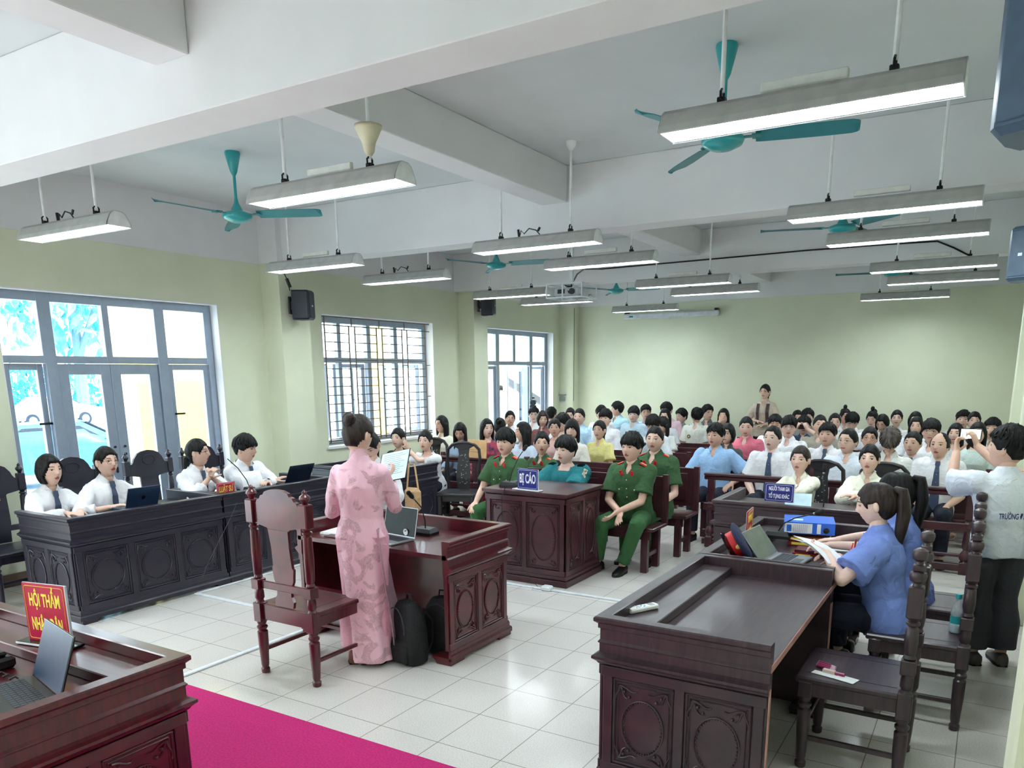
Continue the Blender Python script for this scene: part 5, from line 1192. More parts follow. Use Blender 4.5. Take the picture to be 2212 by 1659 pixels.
for (px,py,fem,hair,col,slv,ia,hp,ex,lab) in AUD:
    best=None
    for k,r in enumerate(ROWS):
        z=at(px,py,y=r-.12).z; x=at(px,py,y=r).x
        c=abs(z-(1.165 if fem else 1.20))*10
        for (rr,xx) in usedx:
            if rr==r and abs(xx-x)<.42: c+=3*(.42-abs(xx-x))/.42+.4
        if x>1.9 and r>6: c+=0
        if x>2.42: c+=3
        if best is None or c<best[0]: best=(c,r,x,z)
    _,row,x,z=best; usedx.append((row,x))
    rz=PI; hy=camdir(px,py,row)+RAD(ia)-rz; hy=(hy+PI)%(2*PI)-PI
    if abs(hy)>1.15: rz=PI+(hy-math.copysign(1.0,hy)); hy=math.copysign(1.0,hy)
    near=row<6; lod=0 if near and ('tie' in ex or 'phone' in ex) else 1
    m=blend(col); kw={}
    if 'floral' in ex: m=mat('dark floral dress',(.20,.20,.30),.8,col2=(.72,.25,.34),scale=16)
    ck='a' if lod else None
    if 'mouth' in ex: kw=dict(hR=(.03,.17,z-.09),er=(.8,.3,-1),hands={1:((-.4,-.1,.9),(0,-1,0),.3)}); ck=None
    if 'camera' in ex: kw=dict(hR=(.10,.22,z-.03),hL=(-.10,.22,z-.03),er=(1,.2,-.6),el=(-1,.2,-.6),hands={1:((-.5,0,.7),(0,-1,0),.8),-1:((.5,0,.7),(0,-1,0),.8)}); ck=None
    if 'phone' in ex: kw=dict(hR=(.22,.34,.62),hL=(-.24,.12,.66)); ck=None
    hr={'topbun':'bun'}.get(hair,hair)
    F=person(lab,'seated audience',head=(px,py),row=row,rz=rz,fem=bool(fem),hair=hr,hairm=2 if 'blond' in ex else (1 if 'auburn' in lab else 0),shirt=m,sleeve=slv,lod=lod,hy=hy,hp=hp,sk=(px*7)%4,glass='glasses' in ex,
        extras=('tie','buttons') if 'tie' in ex else (),ckey=None if ck is None else ('%s%d'%(slv,int(z*25))),collar_m='same' if 'dress' not in lab and ' top' not in lab else None,shoe=False if row>5.5 else None,pants=m if 'floral' in ex else NAVY,thick=1.12 if not fem and near else 1.0,**kw)
    if hair=='topbun': b=MB(); b.ell(F.M@Vector((0,-.03,.15)),(.032,.032,.04),12,8); b.build('top_knot',HAIRM[0],F.root,smooth=True)
    if 'badge' in ex:
        b=MB(); c=F.T(.30,.08,front_y(F,.30,.03)-.012); b.lathe([(.001,0),(.030,0),(.030,.004),(.001,.004)],n=18,M=Matrix.Translation(c)@Matrix.Rotation(-PI/2,4,'X')); e=b.build('round_badge',mat('dark green badge',(.08,.22,.14),.5),F.shirt)
        b=MB(); b.lathe([(.001,.004),(.018,.004),(.018,.006),(.001,.006)],n=16,M=Matrix.Translation(c)@Matrix.Rotation(-PI/2,4,'X')); b.build('badge_centre',GOLD,e)
    if 'camera' in ex: CAMF=(F,rz)
    if 'phone' in ex: PHF=(F,rz)
# --- standing woman at the back wall
F_=person('woman with glasses and a dark vest standing against the blank far wall',head=(1652,860),row=10.32,rz=PI,fem=True,pose='stand',hair='lowpony',shirt=cloth('beige flowered blouse',(.80,.74,.68)),sleeve='elbow',lod=1,hy=-.35+.2,glass=True,hL=(-.04,.20,1.02),hR=(.06,.22,1.08),el=(-1,-.2,-.6),er=(1,-.2,-.6),pants=cloth('black skirt cloth',(.08,.08,.11)),wide=1.6,s=.9)
for s in (-1,1):
    b=MB(); R=[]
    for t in (.44,.38,.3,.2,.1): R.append([F_.T(t,s*.055,front_y(F_,t,.028)),F_.T(t,s*.105,front_y(F_,t,.028)-.02),F_.T(t,s*.105,front_y(F_,t,.035)-.02),F_.T(t,s*.055,front_y(F_,t,.035))])
    b.loft(R); b.build('vest_panel',cloth('brown vest',(.30,.24,.24)),F_.root)
F_=person('young man in white outside the far door, behind the tripod',loc=(-7.1,10.95,-.02),rz=PI+.6,fem=False,pose='stand',hair='short',sleeve='short',lod=1,hy=.5)
# ---------------------------------------------------------------- writing
def letters(text,size,m,par,M,bold=.0,name='lettering',w=None):
    cu=bpy.data.curves.new('t','FONT'); cu.body=text; cu.size=size; cu.align_x='CENTER'; cu.align_y='CENTER'; cu.extrude=.0008; cu.offset=bold
    o=bpy.data.objects.new('t',cu); COL.objects.link(o); dg=bpy.context.evaluated_depsgraph_get(); ev=o.evaluated_get(dg); me=bpy.data.meshes.new_from_object(ev); bpy.data.objects.remove(o)
    xs=[v.co.x for v in me.vertices]; ww=max(xs)-min(xs); k=(w/ww if w else 1); cx=(max(xs)+min(xs))/2
    for v in me.vertices: v.co=M@Vector(((v.co.x-cx)*k,v.co.y,v.co.z))
    me.materials.clear(); me.materials.append(m); me.name=name
    q=bpy.data.objects.new(name,me); COL.objects.link(q); q.parent=par; return q
FACE=Matrix.Rotation(PI/2,4,'X')      # text plane facing -y
REDS=mat('red sign board',(.74,.09,.27),.3); BLUES=mat('blue sign board',(.08,.12,.50),.35); YELT=mat('yellow lettering',(.98,.90,.35),.5); WHT=mat('white lettering',(.95,.96,1),.5); ACR=mat('clear grey acrylic',(.80,.82,.85),.2); BLKG=mat('glossy black',(.03,.03,.04),.15)
def sign(loc,rz,w,h,lines,bg,fg,lab,border=None,base=True,size=None,tilt=0,dark_base=False):
    t=empty('desk_sign',loc,rz,lab,'sign','court name signs')
    T=Matrix.Rotation(tilt,4,'X'); b=MB(); b.box(-w/2,w/2,0,.006,.012,.012+h,.001); b.xf(T); bd=b.build('board',[bg],t)
    b=MB(); b.box(-w/2-.002,w/2+.004,.006,.009,.010,.014+h); b.box(w/2,w/2+.005,-.001,.009,.010,.014+h); b.xf(T); b.build('acrylic_edge',ACR,t)
    n=len(lines); sz=size or h*.62/n
    for i,l in enumerate(lines):
        z=.012+h*(1-(i+.5)/n) if n>1 else .012+h*.5
        if n>1: z=.012+h*.5+(.5-i)*h*.42
        letters(l,sz,fg,bd,T@Matrix.Translation((0,-.0005,z))@FACE,bold=sz*.025,w=w*(.72 if n>1 else .78)*(1 if len(l)>5 or n==1 else .7))
    b=MB(); g=w*.045; q=.0012; cr=.012
    pts=[]
    for cx,cz,a0 in ((w/2-g-cr,h+.012-g-cr,0),(-w/2+g+cr,h+.012-g-cr,1),(-w/2+g+cr,.012+g+cr,2),(w/2-g-cr,.012+g+cr,3)):
        for k in range(5): a=(a0+k/4)*PI/2; pts.append((cx-cr*.0+cr*math.cos(a),-.0012,cz+cr*math.sin(a)))
    pts.append(pts[0]); b.tube(pts,q,4,cap=False); b.xf(T); b.build('border_line',border or fg,bd)
    if base: b=MB(); b.box(-w/2-.035,w/2+.035,-.035,.035,0,.012,.003); b.build('base',BLKG if dark_base else ACR,t); b=MB(); b.box(-w/2-.035,w/2+.035,-.037,-.034,.002,.010); b.build('base_edge',WHT,t)
    return t
sign((-.93,-2.215,.832),math.radians(12),.235,.25,['HỘI THẨM','NHÂN DÂN'],REDS,YELT,'red sign reading HỘI THẨM NHÂN DÂN on the near corner desk',dark_base=True)
sign((-3.745,.905,.812),PI/2,.20,.12,['LUẬT SƯ'],REDS,YELT,'pink red sign reading LUẬT SƯ on the farther lawyers desk',base=False,border=WHT)
sign((-1.245,2.262,.872),math.radians(-6),.235,.185,['BỊ CÁO'],BLUES,WHT,'blue sign reading BỊ CÁO on the defendant desk')
sign((.925,2.715,.862),0,.235,.150,['NGƯỜI THAM GIA','TỐ TỤNG KHÁC'],BLUES,WHT,'blue sign reading NGƯỜI THAM GIA TỐ TỤNG KHÁC',base=False)
sign((1.045,1.36,.812),PI/2+.1,.22,.20,['KIỂM SÁT','VIÊN'],REDS,YELT,'shiny pink sign standing edge on beside the peaked cap',dark_base=True)
letters('TRƯỜNG ĐẠI HỌC',.05,mat('navy print',(.15,.2,.45),.7),FILM.shirt,Matrix.Translation(FILM.T(.20,.02,0)+Vector((0,-.176,0)))@FACE,bold=.001,name='back_print',w=.24)
# ---------------------------------------------------------------- laptops
def laptop(loc,rz,lab,m,scr,ang=105,w=.33,d=.22,logo=None,keys=True):
    t=empty('laptop',loc,rz,lab,'laptop','open laptops')   # hinge at origin, keyboard towards -y
    b=MB(); b.box(-w/2,w/2,-d,0,0,.016,.004); base=b.build('base',m,t)
    if keys:
        b=MB()
        for r in range(5):
            for c in range(13): x=-w/2+.02+c*(w-.04)/13; b.box(x+.001,x+(w-.04)/13-.002,-.035-r*.021-.018,-.035-r*.021,.016,.0185)
        b.build('keyboard',mat('laptop keys',(.18,.20,.24),.5),base)
        b=MB(); b.box(-.05,.05,-d+.02,-d+.075,.016,.0168); b.build('touchpad',mat('touchpad',(.3,.32,.35),.4),base)
    a=math.radians(ang-90); M=Matrix.Translation((0,.0,.012))@Matrix.Rotation(-a,4,'X')
    b=MB(); b.box(-w/2,w/2,0,.007,0,d,.002); b.xf(M); lid=b.build('lid',m,t)
    b=MB(); b.box(-w/2+.006,w/2-.006,-.001,.0,.01,d-.006); b.xf(M); b.build('screen',scr,lid)
    if logo:
        b=MB(); b.lathe([(.001,.007),(.018,.007),(.018,.0082),(.001,.0082)],n=16,M=M@Matrix.Translation((0,0,d/2))@Matrix.Rotation(-PI/2,4,'X')); b.build('logo',logo,lid)
    return t
DSCR=mat('dark glossy screen',(.13,.19,.20),.45,spec=.2); SILV=mat('silver laptop shell',(.60,.62,.64),.35,.5); BLKS=mat('black laptop shell',(.06,.07,.09),.3); BLUSH=mat('blue grey laptop lid',(.15,.24,.36),.3,.3)
l=laptop((-.57,-2.43,.785),math.radians(-12),'open black laptop on the near corner desk in front of the red sign',BLKS,mat('blue sheen screen',(.13,.21,.32),.4,spec=.3),108,.33,.23)
l=laptop((-1.25,.42,.766),math.radians(-8),'open laptop on the middle desk with a round white sticker by its dark screen',SILV,DSCR,102,.34,.22)
b=MB(); M=Matrix.Translation((.075,.002,.052))@Matrix.Rotation(PI/2,4,'X'); b.lathe([(.001,0),(.024,0),(.024,.002),(.001,.002)],n=20,M=M); s=b.build('round_sticker',WHT,l); b=MB(); b.box(.068,.073,-.002,.0,.055,.066); b.box(.078,.083,-.002,0,.058,.068); b.build('sticker_marks',BLACK,s)
laptop((-3.84,.10,.812),-PI/2,'slim blue grey laptop seen from behind on the first lawyers desk',BLUSH,DSCR,112,.30,.20,logo=BLKG)
laptop((-3.84,1.86,.812),-PI/2,'dark laptop seen from behind at the end of the farther lawyers desk',mat('navy laptop lid',(.07,.13,.22),.3,.2),DSCR,118,.34,.22)
l=laptop((1.26,1.06,.770),PI/2-.1,'grey green laptop lying open towards the blue uniformed woman',SILV,mat('grey green screen',(.36,.40,.36),.2),128,.32,.22)
# ---------------------------------------------------------------- microphones
def mic(loc,rz,pts,lab,head=True,base=(.085,.055)):
    t=empty('desk_microphone',loc,rz,lab,'microphone','gooseneck microphones')
    b=MB(); w,d=base; b.loft([[(-w,-d,0),(w,-d,0),(w,d,0),(-w,d,0)],[(-w,-d,.02),(w,-d,.02),(w,d,.02),(-w,d,.02)],[(-w*.8,-d*.7,.045),(w*.8,-d*.7,.045),(w*.8,d*.85,.05),(-w*.8,d*.85,.05)]]); b.build('base',BLACK,t)
    b=MB(); b.tube(pts,.0045,8); b.build('gooseneck',BLACK,t)
    if head:
        a,c=Vector(pts[-2]),Vector(pts[-1]); u=(c-a).normalized(); b=MB(); b.tube([c-u*.01,c,c+u*.015,c+u*.055,c+u*.062],[.007,.014,.018,.017,.008],12); h=b.build('windscreen',mat('foam',(.08,.08,.09),.9),t)
        b=MB(); b.tube([c-u*.02,c-u*.008],.009,10); b.build('collar_ring',mat('steel ring',(.6,.6,.62),.3,.8),h)
mic((-1.16,.62,.766),0,[(0,0,.04),(0,.0,.1),(-.02,-.01,.2),(-.06,-.06,.28)],'black gooseneck microphone standing behind the laptop of the woman in pink')
mic((-3.80,1.22,.812),PI/2,[(0,0,.04),(-.03,.0,.12),(-.10,.02,.24),(-.19,.05,.34)],'thin gooseneck microphone curving before the young man lawyer',base=(.05,.04),head=False)
mic((-1.53,2.40,.872),.2,[(0,0,.04),(.03,.0,.15),(.08,.05,.28),(.11,.10,.34)],'black gooseneck microphone on the defendant desk, next to the blue sign')
mic((1.19,1.56,.812),0,[(0,0,.04),(.03,-.02,.10),(.12,-.08,.16),(.27,-.16,.22)],'gooseneck microphone stretched over the blue binder')
mic((1.26,2.85,.770),0,[(0,0,.04),(.0,.0,.15),(-.02,-.0,.28),(-.02,.02,.36)],'upright gooseneck microphone before the girl with the ponytail',head=True)
b=MB(); b.tube([at(512,1085,x=-3.63),at(500,1115,x=-3.60),at(470,1175,x=-3.58),at(445,1225,x=-3.58),at(437,1250,x=-3.57)],.0025,5); tag(b.build('microphone_cable',mat('thin grey cable',(.30,.30,.35),.5)),'thin cable sagging down the front of the lawyers desks','cable')
b=MB(); b.tube([at(1090,1055,y=2.20),at(1083,1075,y=2.17),at(1085,1120,y=2.16),at(1105,1180,y=2.15),at(1130,1225,y=2.14),at(1147,1250,y=2.13),(-1.05,2.11,.008),(-.99,2.07,.008)],.003,5); tag(b.build('microphone_cable',BLACK),'black cable hanging down the front of the defendant desk','cable')
# ---------------------------------------------------------------- things on the desks
b=MB(); b.box(-.12,.12,-.10,.10,0,.05,.012); b.box(-.10,.10,-.08,.08,.05,.07,.008); o=b.build('voice_unit',BLACK); o.location=(-1.03,-2.46,.786); tag(o,'black device with a coiled cord, cut by the lower left picture edge','device')
b=MB(); b.tube([(-.92+.012*k,-2.44+.012*math.sin(k*1.6),.79+.01*math.cos(k*1.6)) for k in range(14)],.004,5); tag(b.build('coiled_cord',BLACK),'short coiled black cord behind the laptop on the near corner desk','cord')
def stack(name,loc,rz,w,d,n,m,lab,cat='papers',th=.004,off=.004):
    b=MB(); r=random.Random(n)
    for k in range(n): x,y=r.uniform(-off,off),r.uniform(-off,off); b.box(-w/2+x,w/2+x,-d/2+y,d/2+y,k*th,(k+1)*th*.98)
    o=b.build(name,m); o.location=loc; o.rotation_euler=(0,0,rz); return tag(o,lab,cat)
stack('paper_stack',(-1.72,.36,.766),.1,.30,.21,4,PAPER,'white papers on a dark folder at the end of the middle desk')
b=MB(); b.box(-.16,.16,-.115,.115,0,.008,.003); o=b.build('document_folder',mat('dark maroon folder',(.25,.08,.13),.5)); o.location=(-1.60,.29,.7665); tag(o,'maroon folder under the arm of the woman in pink','folder')
# sheet and clipboard in the hands of the woman in pink
t=empty('clipboard',at(850,1006,y=.33),0,'white sheet on a thin dark clipboard held by the woman in pink','clipboard'); t.rotation_euler=(math.radians(38),math.radians(-12),math.radians(20))
b=MB(); b.box(-.11,.11,-.15,.15,-.004,0); b.build('board',BLKG,t); b=MB(); b.box(-.105,.105,-.145,.145,0,.001)
b.build('sheet',PAPERB,t); b=MB()
for k in range(11): b.box(-.085,.06+.02*math.sin(k*2),.115-k*.02,.119-k*.02,.001,.0016)
b.build('printed_lines',mat('grey print',(.55,.60,.66),.7),t)
def sheet(loc,rot,w,h,m,lab,name='paper_sheet',curve=.02):
    b=MB(); R=[]
    for k in range(7): u=k/6-.5; R.append([(-w/2,u*h,curve*(1-4*u*u)),(w/2,u*h,curve*(1-4*u*u)),(w/2,u*h,curve*(1-4*u*u)+.0012),(-w/2,u*h,curve*(1-4*u*u)+.0012)])
    b.loft(R); o=b.build(name,m,smooth=40); o.location=loc; o.rotation_euler=rot; return tag(o,lab,'paper')
sheet((-4.02,1.43,.885),(math.radians(62),0,math.radians(75)),.22,.20,PAPER,'curled white paper standing under the hands of the young man lawyer')
sheet((1.60,.86,.90),(math.radians(22),math.radians(14),math.radians(62)),.21,.30,PAPER,'thick white sheets held in the hands of the nearest woman prosecutor')
sheet((1.585,.90,.885),(math.radians(18),math.radians(14),math.radians(66)),.21,.30,PAPER,'lower white sheet beneath the ones the woman prosecutor reads')
sheet((1.06,2.83,.87),(math.radians(55),0,math.radians(10)),.21,.15,PAPERB,'pale blue paper leaning beside the two line blue sign',curve=.0)
# tan folder on the rail
b=MB(); b.box(-.16,.16,-.006,.006,0,.24,.002); o=b.build('tan_folder',mat('tan card',(.86,.69,.50),.7)); o.location=(-3.42,4.615,.838); o.rotation_euler=(math.radians(-4),0,math.radians(-6)); tag(o,'tan card folder standing upright on the wooden rail','folder')
b=MB()
for z,w in ((.19,.08),(.165,.12),(.10,.06),(.075,.14)): b.box(-.11,-.11+w,-.0075,-.006,z,z+.006)
q=b.build('printed_lines',mat('brown print',(.55,.40,.28),.7)); q.parent=o
# remote control
t=empty('remote_control',(1.02,-.47,.812),math.radians(-28),'white remote control lying on the bare foreground desk','remote control')
b=MB(); b.loft([[(x*k,y,z) for x,z in ((-.026,.004),(-.022,0),(.022,0),(.026,.004),(.026,.016),(.020,.022),(-.020,.022),(-.026,.016))] for y,k in ((-.085,.8),(-.08,.95),(-.02,1),(.03,.92),(.07,.98),(.082,.85))]); b.build('body',mat('white plastic',(.93,.93,.93),.35),t,smooth=40)
b=MB(); b.box(-.015,.015,.035,.065,.022,.0235); b.build('display',mat('grey lcd',(.55,.6,.62),.3),t)
for i,(x,y,m_) in enumerate(((0,.012,'c'),(-.012,.0,'c'),(.012,0,'c'),(0,-.012,'c'),(-.012,-.03,'g'),(0,-.03,'g'),(.012,-.03,'g'),(-.012,-.045,'g'),(.012,-.045,'g'))):
    b=MB(); b.ell((x,y,.022),(.005,.0045,.0022),8,5); b.build('button',mat('cyan button',(.25,.68,.80),.4) if m_=='c' else mat('grey button',(.6,.62,.66),.4),t)
# binder, books, cap
t=empty('lever_arch_binder',(1.36,1.72,.85),math.radians(12),'big blue lever arch binder on top of the red books','binder')
BB=mat('bright blue board',(.16,.42,.85),.4); 
b=MB(); b.box(-.165,.165,-.14,.145,0,.003); b.box(-.165,.165,-.14,.145,.075,.079); b.box(-.165,.165,-.143,-.139,0,.079); b.build('cover',BB,t)
b=MB(); b.box(-.155,.155,-.125,.135,.004,.06); b.build('paper_block',PAPER,t)
b=MB(); b.box(-.160,.02,-.1452,-.143,.006,.072); b.box(.05,.075,-.1452,-.143,.006,.072); e=b.build('spine_label',WHT,t)
b=MB(); b.box(-.145,-.115,-.1462,-.145,.015,.062); b.build('blue_stripe',BB,e)
b=MB()
for k in range(8): b.box(-.10+k*.012,-.097+k*.012,-.1462,-.145,.012,.066)
b.build('label_lines',mat('pale grey rule',(.7,.75,.8),.6),e)
b=MB(); b.lathe([(.013,0),(.02,0),(.02,.003),(.013,.003)],n=20,M=Matrix.Translation((.11,-.143,.03))@Matrix.Rotation(PI/2,4,'X')); b.build('finger_ring',BLKG,t)
b=MB(); b.box(-.12,-.04,-.06,-.0,.079,.0795); b.build('cover_sticker',PAPERB,t)
def book(loc,rz,w,d,h,m,lab,lines=0):
    t=empty('law_book',loc,rz,lab,'book','red law books'); b=MB(); b.box(-w/2,w/2,-d/2,d/2,0,.003); b.box(-w/2,w/2,-d/2,d/2,h-.003,h); b.box(-w/2,w/2,-d/2,-d/2+.003,0,h); b.build('cover',m,t)
    b=MB(); b.box(-w/2+.003,w/2-.003,-d/2+.003,d/2-.004,.003,h-.003); b.build('pages',PAPER,t)
    if lines: b=MB(); b.box(-w/2+.02,w/2-.09,-d/2-.001,-d/2,h*.25,h*.75); b.build('spine_title',YELT,t)
RB=mat('red book cover',(.55,.10,.13),.4); OB=mat('orange brown cover',(.72,.42,.28),.4)
book((1.39,1.66,.766),.10,.27,.19,.034,RB,'thick red book at the bottom of the pile under the binder',1)
book((1.37,1.68,.801),.05,.28,.20,.024,OB,'orange brown book between the binder and the red book',1)
book((1.45,1.32,.766),.12,.20,.14,.022,RB,'small red book lying in front of the binder pile',1)
book((1.455,1.33,.789),.02,.18,.13,.016,mat('dark maroon cover',(.35,.07,.12),.4),'dark maroon booklet on the small red book',0)
stack('loose_papers',(1.55,1.62,.766),.3,.20,.28,3,PAPER,'loose white papers under the hands of the hidden prosecutor')
t=empty('peaked_cap',(1.09,.93,.88),0,'navy peaked cap with red band tilted against the desk divider','cap'); t.rotation_euler=(math.radians(0),math.radians(58),math.radians(15))
NC=cloth('navy cap cloth',(.16,.18,.30)); b=MB(); b.lathe([(.001,.05),(.09,.048),(.13,.035),(.135,.025),(.12,.01),(.092,-.0),(.09,-.0)],n=28); b.build('crown',NC,t,smooth=50)
b=MB(); b.lathe([(.088,0),(.092,0),(.092,-.045),(.088,-.045)],n=28); b.build('band',REDT,t,smooth=50)
b=MB(); R=[]
for k in range(9): a=PI*(1.15+.7*k/8); c,s_=math.cos(a),math.sin(a); R.append([(c*.09,s_*.09,-.04),(c*.14,s_*.145,-.06),(c*.14,s_*.145,-.057),(c*.09,s_*.09,-.037)])
b.loft(R); b.build('visor',BLKG,t)
b=MB(); b.ell((0,-.1,.0),(.015,.006,.018),10,6); b.build('cap_badge',GOLD,t)
b=MB(); b.tube([at(1690,1148,z=.79),at(1694,1128,y=1.95),at(1706,1118,y=1.97),at(1722,1122,y=1.97),at(1735,1128,y=1.97)],.003,5); tag(b.build('cable_loop',mat('grey cable',(.4,.42,.42),.5)),'thin grey cable loop behind the blue binder','cable')
# things on the foreground chair
CH=(1.82,.03,.484)
MAG=mat('magenta tube',(.60,.20,.38),.3)
for i,(x,y,a,lab) in enumerate(((-.02,.06,-.5,'topmost magenta lipstick tube of the fan on the chair seat'),(-.02,.035,-.42,'middle magenta lipstick tube of the fan on the chair seat'),(-.02,.012,-.35,'lowest magenta lipstick tube of the fan, next to the pale box'))):
    t=empty('lipstick_tube',(CH[0]+x,CH[1]+y,CH[2]+.009),a,lab,'lipstick','lipstick tubes'); b=MB(); b.tube([(-.05,0,0),(.02,0,0)],.008,10); b.build('tube',MAG,t); b=MB(); b.tube([(.02,0,0),(.045,0,0)],.0065,10); b.build('clear_cap',mat('pink clear cap',(.90,.75,.80),.2),t); b=MB(); b.tube([(-.054,0,0),(-.05,0,0)],.0082,10); b.build('silver_end',SILV,t)
b=MB(); b.box(-.03,.03,-.012,.012,0,.02,.002); b.m=1; b.tube([(.03,0,.01),(.075,0,.01)],.009,10); o=b.build('cosmetic_box',[mat('pale peach card',(.90,.80,.76),.6),MAG]); o.location=(CH[0]-.0,CH[1]-.035,CH[2]); o.rotation_euler=(0,0,-.2); tag(o,'pale peach cosmetic box with a pink tube in front of the lipsticks','box')
b=MB(); b.box(-.055,.055,-.022,.022,0,.003,.0012); o=b.build('paper_card',PAPER); o.location=(CH[0]-.02,CH[1]-.06,CH[2]); o.rotation_euler=(0,0,-.25); tag(o,'narrow white card under the cosmetic box','card')
b=MB(); b.box(-.05,.05,-.035,.035,0,.003,.0012); o=b.build('paper_card',PAPER); o.location=(CH[0]+.085,CH[1]-.075,CH[2]); o.rotation_euler=(0,0,-.3); tag(o,'wider white card lying toward the chair back','card')
# water bottle
t=empty('water_bottle',(2.325,1.0,.484),0,'clear water bottle with turquoise cap and label on the chair seat','bottle')
CL=bpy.data.materials.new('clear plastic'); CL.use_nodes=True; _b=CL.node_tree.nodes['Principled BSDF']; _b.inputs['Base Color'].default_value=(.88,.95,.97,1); _b.inputs['Alpha'].default_value=.32; _b.inputs['Roughness'].default_value=.08
_t=CL.node_tree.nodes.new('ShaderNodeTexNoise'); _m=CL.node_tree.nodes.new('ShaderNodeMapRange'); _m.inputs[3].default_value=.22; _m.inputs[4].default_value=.42; CL.node_tree.links.new(_t.outputs[0],_m.inputs[0]); CL.node_tree.links.new(_m.outputs[0],_b.inputs['Alpha'])
b=MB(); b.lathe([(.001,0),(.028,0),(.033,.006),(.033,.09),(.031,.10),(.033,.11),(.030,.135),(.018,.175),(.0135,.19),(.0135,.205),(.001,.205)],n=24); b.build('bottle_body',CL,t,smooth=50)
b=MB(); b.lathe([(.001,.003),(.029,.005),(.0305,.045),(.001,.045)],n=24); b.build('water',mat('water',(.80,.90,.93),.05),t,smooth=50)
TQ=mat('turquoise plastic',(.20,.70,.72),.4); b=MB(); b.lathe([(.001,.225),(.0155,.224),(.016,.198),(.001,.198)],n=20); b.build('cap',TQ,t)
b=MB(); R=[[(.0336*math.cos(a),.0336*math.sin(a),z) for a in [-2.6+2.2*k/12 for k in range(13)]]+[(.034*math.cos(a),.034*math.sin(a),z) for a in [-2.6+2.2*k/12 for k in range(12,-1,-1)]] for z in (.055,.10)]; b.loft(R); b.build('label',TQ,t)
# backpacks under the middle desk
def backpack(loc,rz,lab,s=1):
    t=empty('backpack',loc,rz,lab,'backpack','black backpacks'); BK=cloth('black backpack cloth',(.045,.05,.07),.7)
    b=MB(); R=[]
    for z,w,d in ((0,.12,.07),(.02,.145,.09),(.12,.15,.10),(.26,.145,.09),(.36,.12,.075),(.42,.08,.05),(.435,.03,.02)):
        R.append([(w*s*math.copysign(abs(math.cos(a))**.6,math.cos(a)),d*s*math.copysign(abs(math.sin(a))**.6,math.sin(a)),z*s) for a in [2*PI*i/24 for i in range(24)]])
    b.loft(R); b.build('main_compartment',BK,t,smooth=60)
    b=MB(); R=[]
    for z,w,d in ((.02,.10,.02),(.04,.115,.04),(.14,.115,.04),(.18,.10,.02)): R.append([(w*s*math.cos(a),-.085*s-d*s*max(0,-math.sin(a))*.9,z*s) for a in [2*PI*i/20 for i in range(20)]])
    b.loft(R); b.build('front_pocket',BK,t,smooth=60)
    b=MB(); b.tube([(.11*s*math.sin(a),-.098*s,(.25+.15*math.cos(a))*s) for a in [-1.7+3.4*k/16 for k in range(17)]],.004,6); b.build('zip_line',mat('grey zip',(.22,.23,.27),.4),t)
    b=MB(); b.tube([(-.04,.02,.42*s),(-.03,.02,.47*s),(.03,.02,.47*s),(.04,.02,.42*s)],.008,6); b.build('top_handle',BK,t)
    for sx in (-1,1): b=MB(); b.tube([(sx*.07,.08*s,.38*s),(sx*.09,.14*s,.28*s),(sx*.10,.13*s,.14*s),(sx*.10,.08*s,.05*s)],.014,8,flat=.4); b.build('shoulder_strap',BK,t)
backpack((-.90,.07,0),math.radians(-20),'black backpack leaning at the feet of the woman in pink')
backpack((-.80,.33,0),math.radians(10),'second black backpack deeper under the middle desk',.95)
# phone on gimbal, cameras, phone in hand, tripod
t=empty('phone_gimbal',(2.262,2.44,1.50),0,'phone with bright screen on a black gimbal held by the man filming','phone'); t.rotation_euler=(0,math.radians(2),math.radians(25))
b=MB(); b.box(-.078,.078,-.004,.004,-.038,.038,.004); b.build('phone_body',BLKG,t)
SCR=bpy.data.materials.new('lit phone screen'); SCR.use_nodes=True; _N=SCR.node_tree.nodes; _b=_N['Principled BSDF']; _t=_N.new('ShaderNodeTexNoise'); _t.inputs['Scale'].default_value=30; _r=_N.new('ShaderNodeValToRGB'); _r.color_ramp.elements[0].color=(.35,.4,.42,1); _r.color_ramp.elements[1].color=(.85,.95,.9,1); _r.color_ramp.elements[0].position=.38; _r.color_ramp.elements[1].position=.5
_tc=_N.new('ShaderNodeTexCoord'); SCR.node_tree.links.new(_tc.outputs['Object'],_t.inputs[0]); SCR.node_tree.links.new(_t.outputs[0],_r.inputs[0]); SCR.node_tree.links.new(_r.outputs[0],_b.inputs['Emission Color']); SCR.node_tree.links.new(_r.outputs[0],_b.inputs['Base Color']); _b.inputs['Emission Strength'].default_value=.7
b=MB(); b.box(-.066,.068,-.0052,-.004,-.034,.034); b.build('phone_screen',SCR,t)
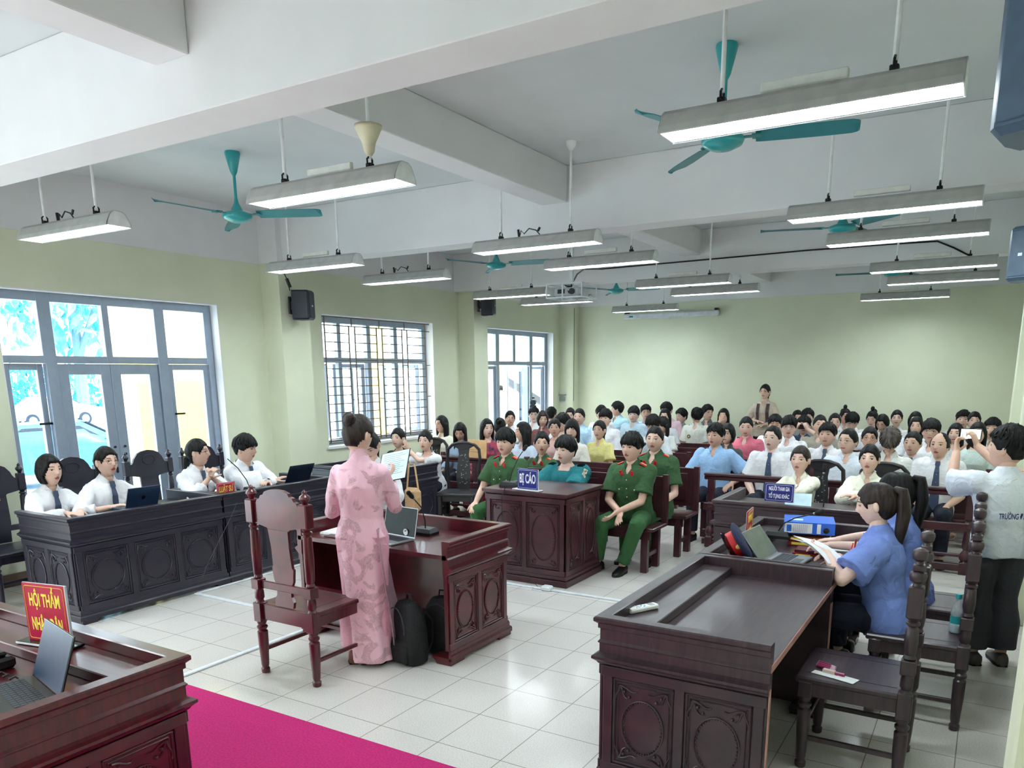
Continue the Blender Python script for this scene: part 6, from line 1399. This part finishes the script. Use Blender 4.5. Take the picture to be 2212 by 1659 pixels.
b=MB(); b.box(-.02,.03,-.012,.02,-.055,-.03,.006); b.tube([(.0,0,-.05),(.02,-.01,-.075),(.035,-.02,-.085)],.016,10); b.tube([(.03,-.02,-.08),(.13,-.07,-.135)],.016,12); b.build('gimbal_handle',BLACK,t)
F,rz=CAMF; P=F.root.matrix_basis@F.hc; t=empty('camera',(P.x+.01,P.y-.15,P.z+.0),0,'black camera held up by the man in the navy shirt','camera')
b=MB(); b.box(-.06,.06,-.02,.03,-.04,.035,.008); b.build('camera_body',BLACK,t); b=MB(); b.tube([(0,-.02,0),(0,-.06,0)],.03,14); b.build('lens_barrel',BLKG,t)
F,rz=PHF; P=F.root.matrix_basis@F.wr[1]; t=empty('phone',(P.x-.0,P.y-.06,P.z-.02),.4,'phone held low by the man in the light blue shirt','phone'); t.rotation_euler=(.6,0,.4); b=MB(); b.box(-.035,.035,-.07,.07,-.004,.004,.003); b.build('phone_body',BLKG,t); b=MB(); b.box(-.032,.032,-.066,.066,.004,.005); b.build('phone_screen',mat('pale screen',(.8,.85,.88),.2),t)
t=empty('camera_tripod',(-5.05,8.9,0),.4,'video camera on a black tripod standing inside the far door','tripod')
for k in range(3): a=k*2.1; b=MB(); b.tube([(0,0,1.0),(.28*math.cos(a),.28*math.sin(a),0)],.012,6); b.build('leg',BLACK,t)
b=MB(); b.tube([(0,0,.95),(0,0,1.30)],.02,8); b.box(-.06,.06,-.03,.03,1.28,1.34); b.tube([(0,0,1.3),(.15,-.15,1.15)],.009,6); b.build('centre_column',BLACK,t)
b=MB(); b.box(-.05,.05,-.12,.10,1.34,1.44,.02); b.tube([(0,-.12,1.39),(0,-.17,1.39)],.035,12); b.box(-.02,.02,-.02,.08,1.46,1.49); b.build('video_camera',mat('dark camcorder',(.12,.18,.20),.4),t)
b=MB(); P=at(1365,985,y=6.5); Q=at(1394,958,y=6.45); b.tube([P,P.lerp(Q,.5),Q],[.012,.014,.02],8); tag(b.build('handheld_microphone',BLACK),'long black microphone sticking up behind the policeman with joined hands','microphone')
b=MB(); P=at(1017,952,y=5.0); Q=at(1008,966,y=5.0); b.tube([P,Q],[.03,.022],10); tag(b.build('handheld_microphone',BLACK),'black microphone at the shoulder of the woman in the grey blue jacket','microphone')
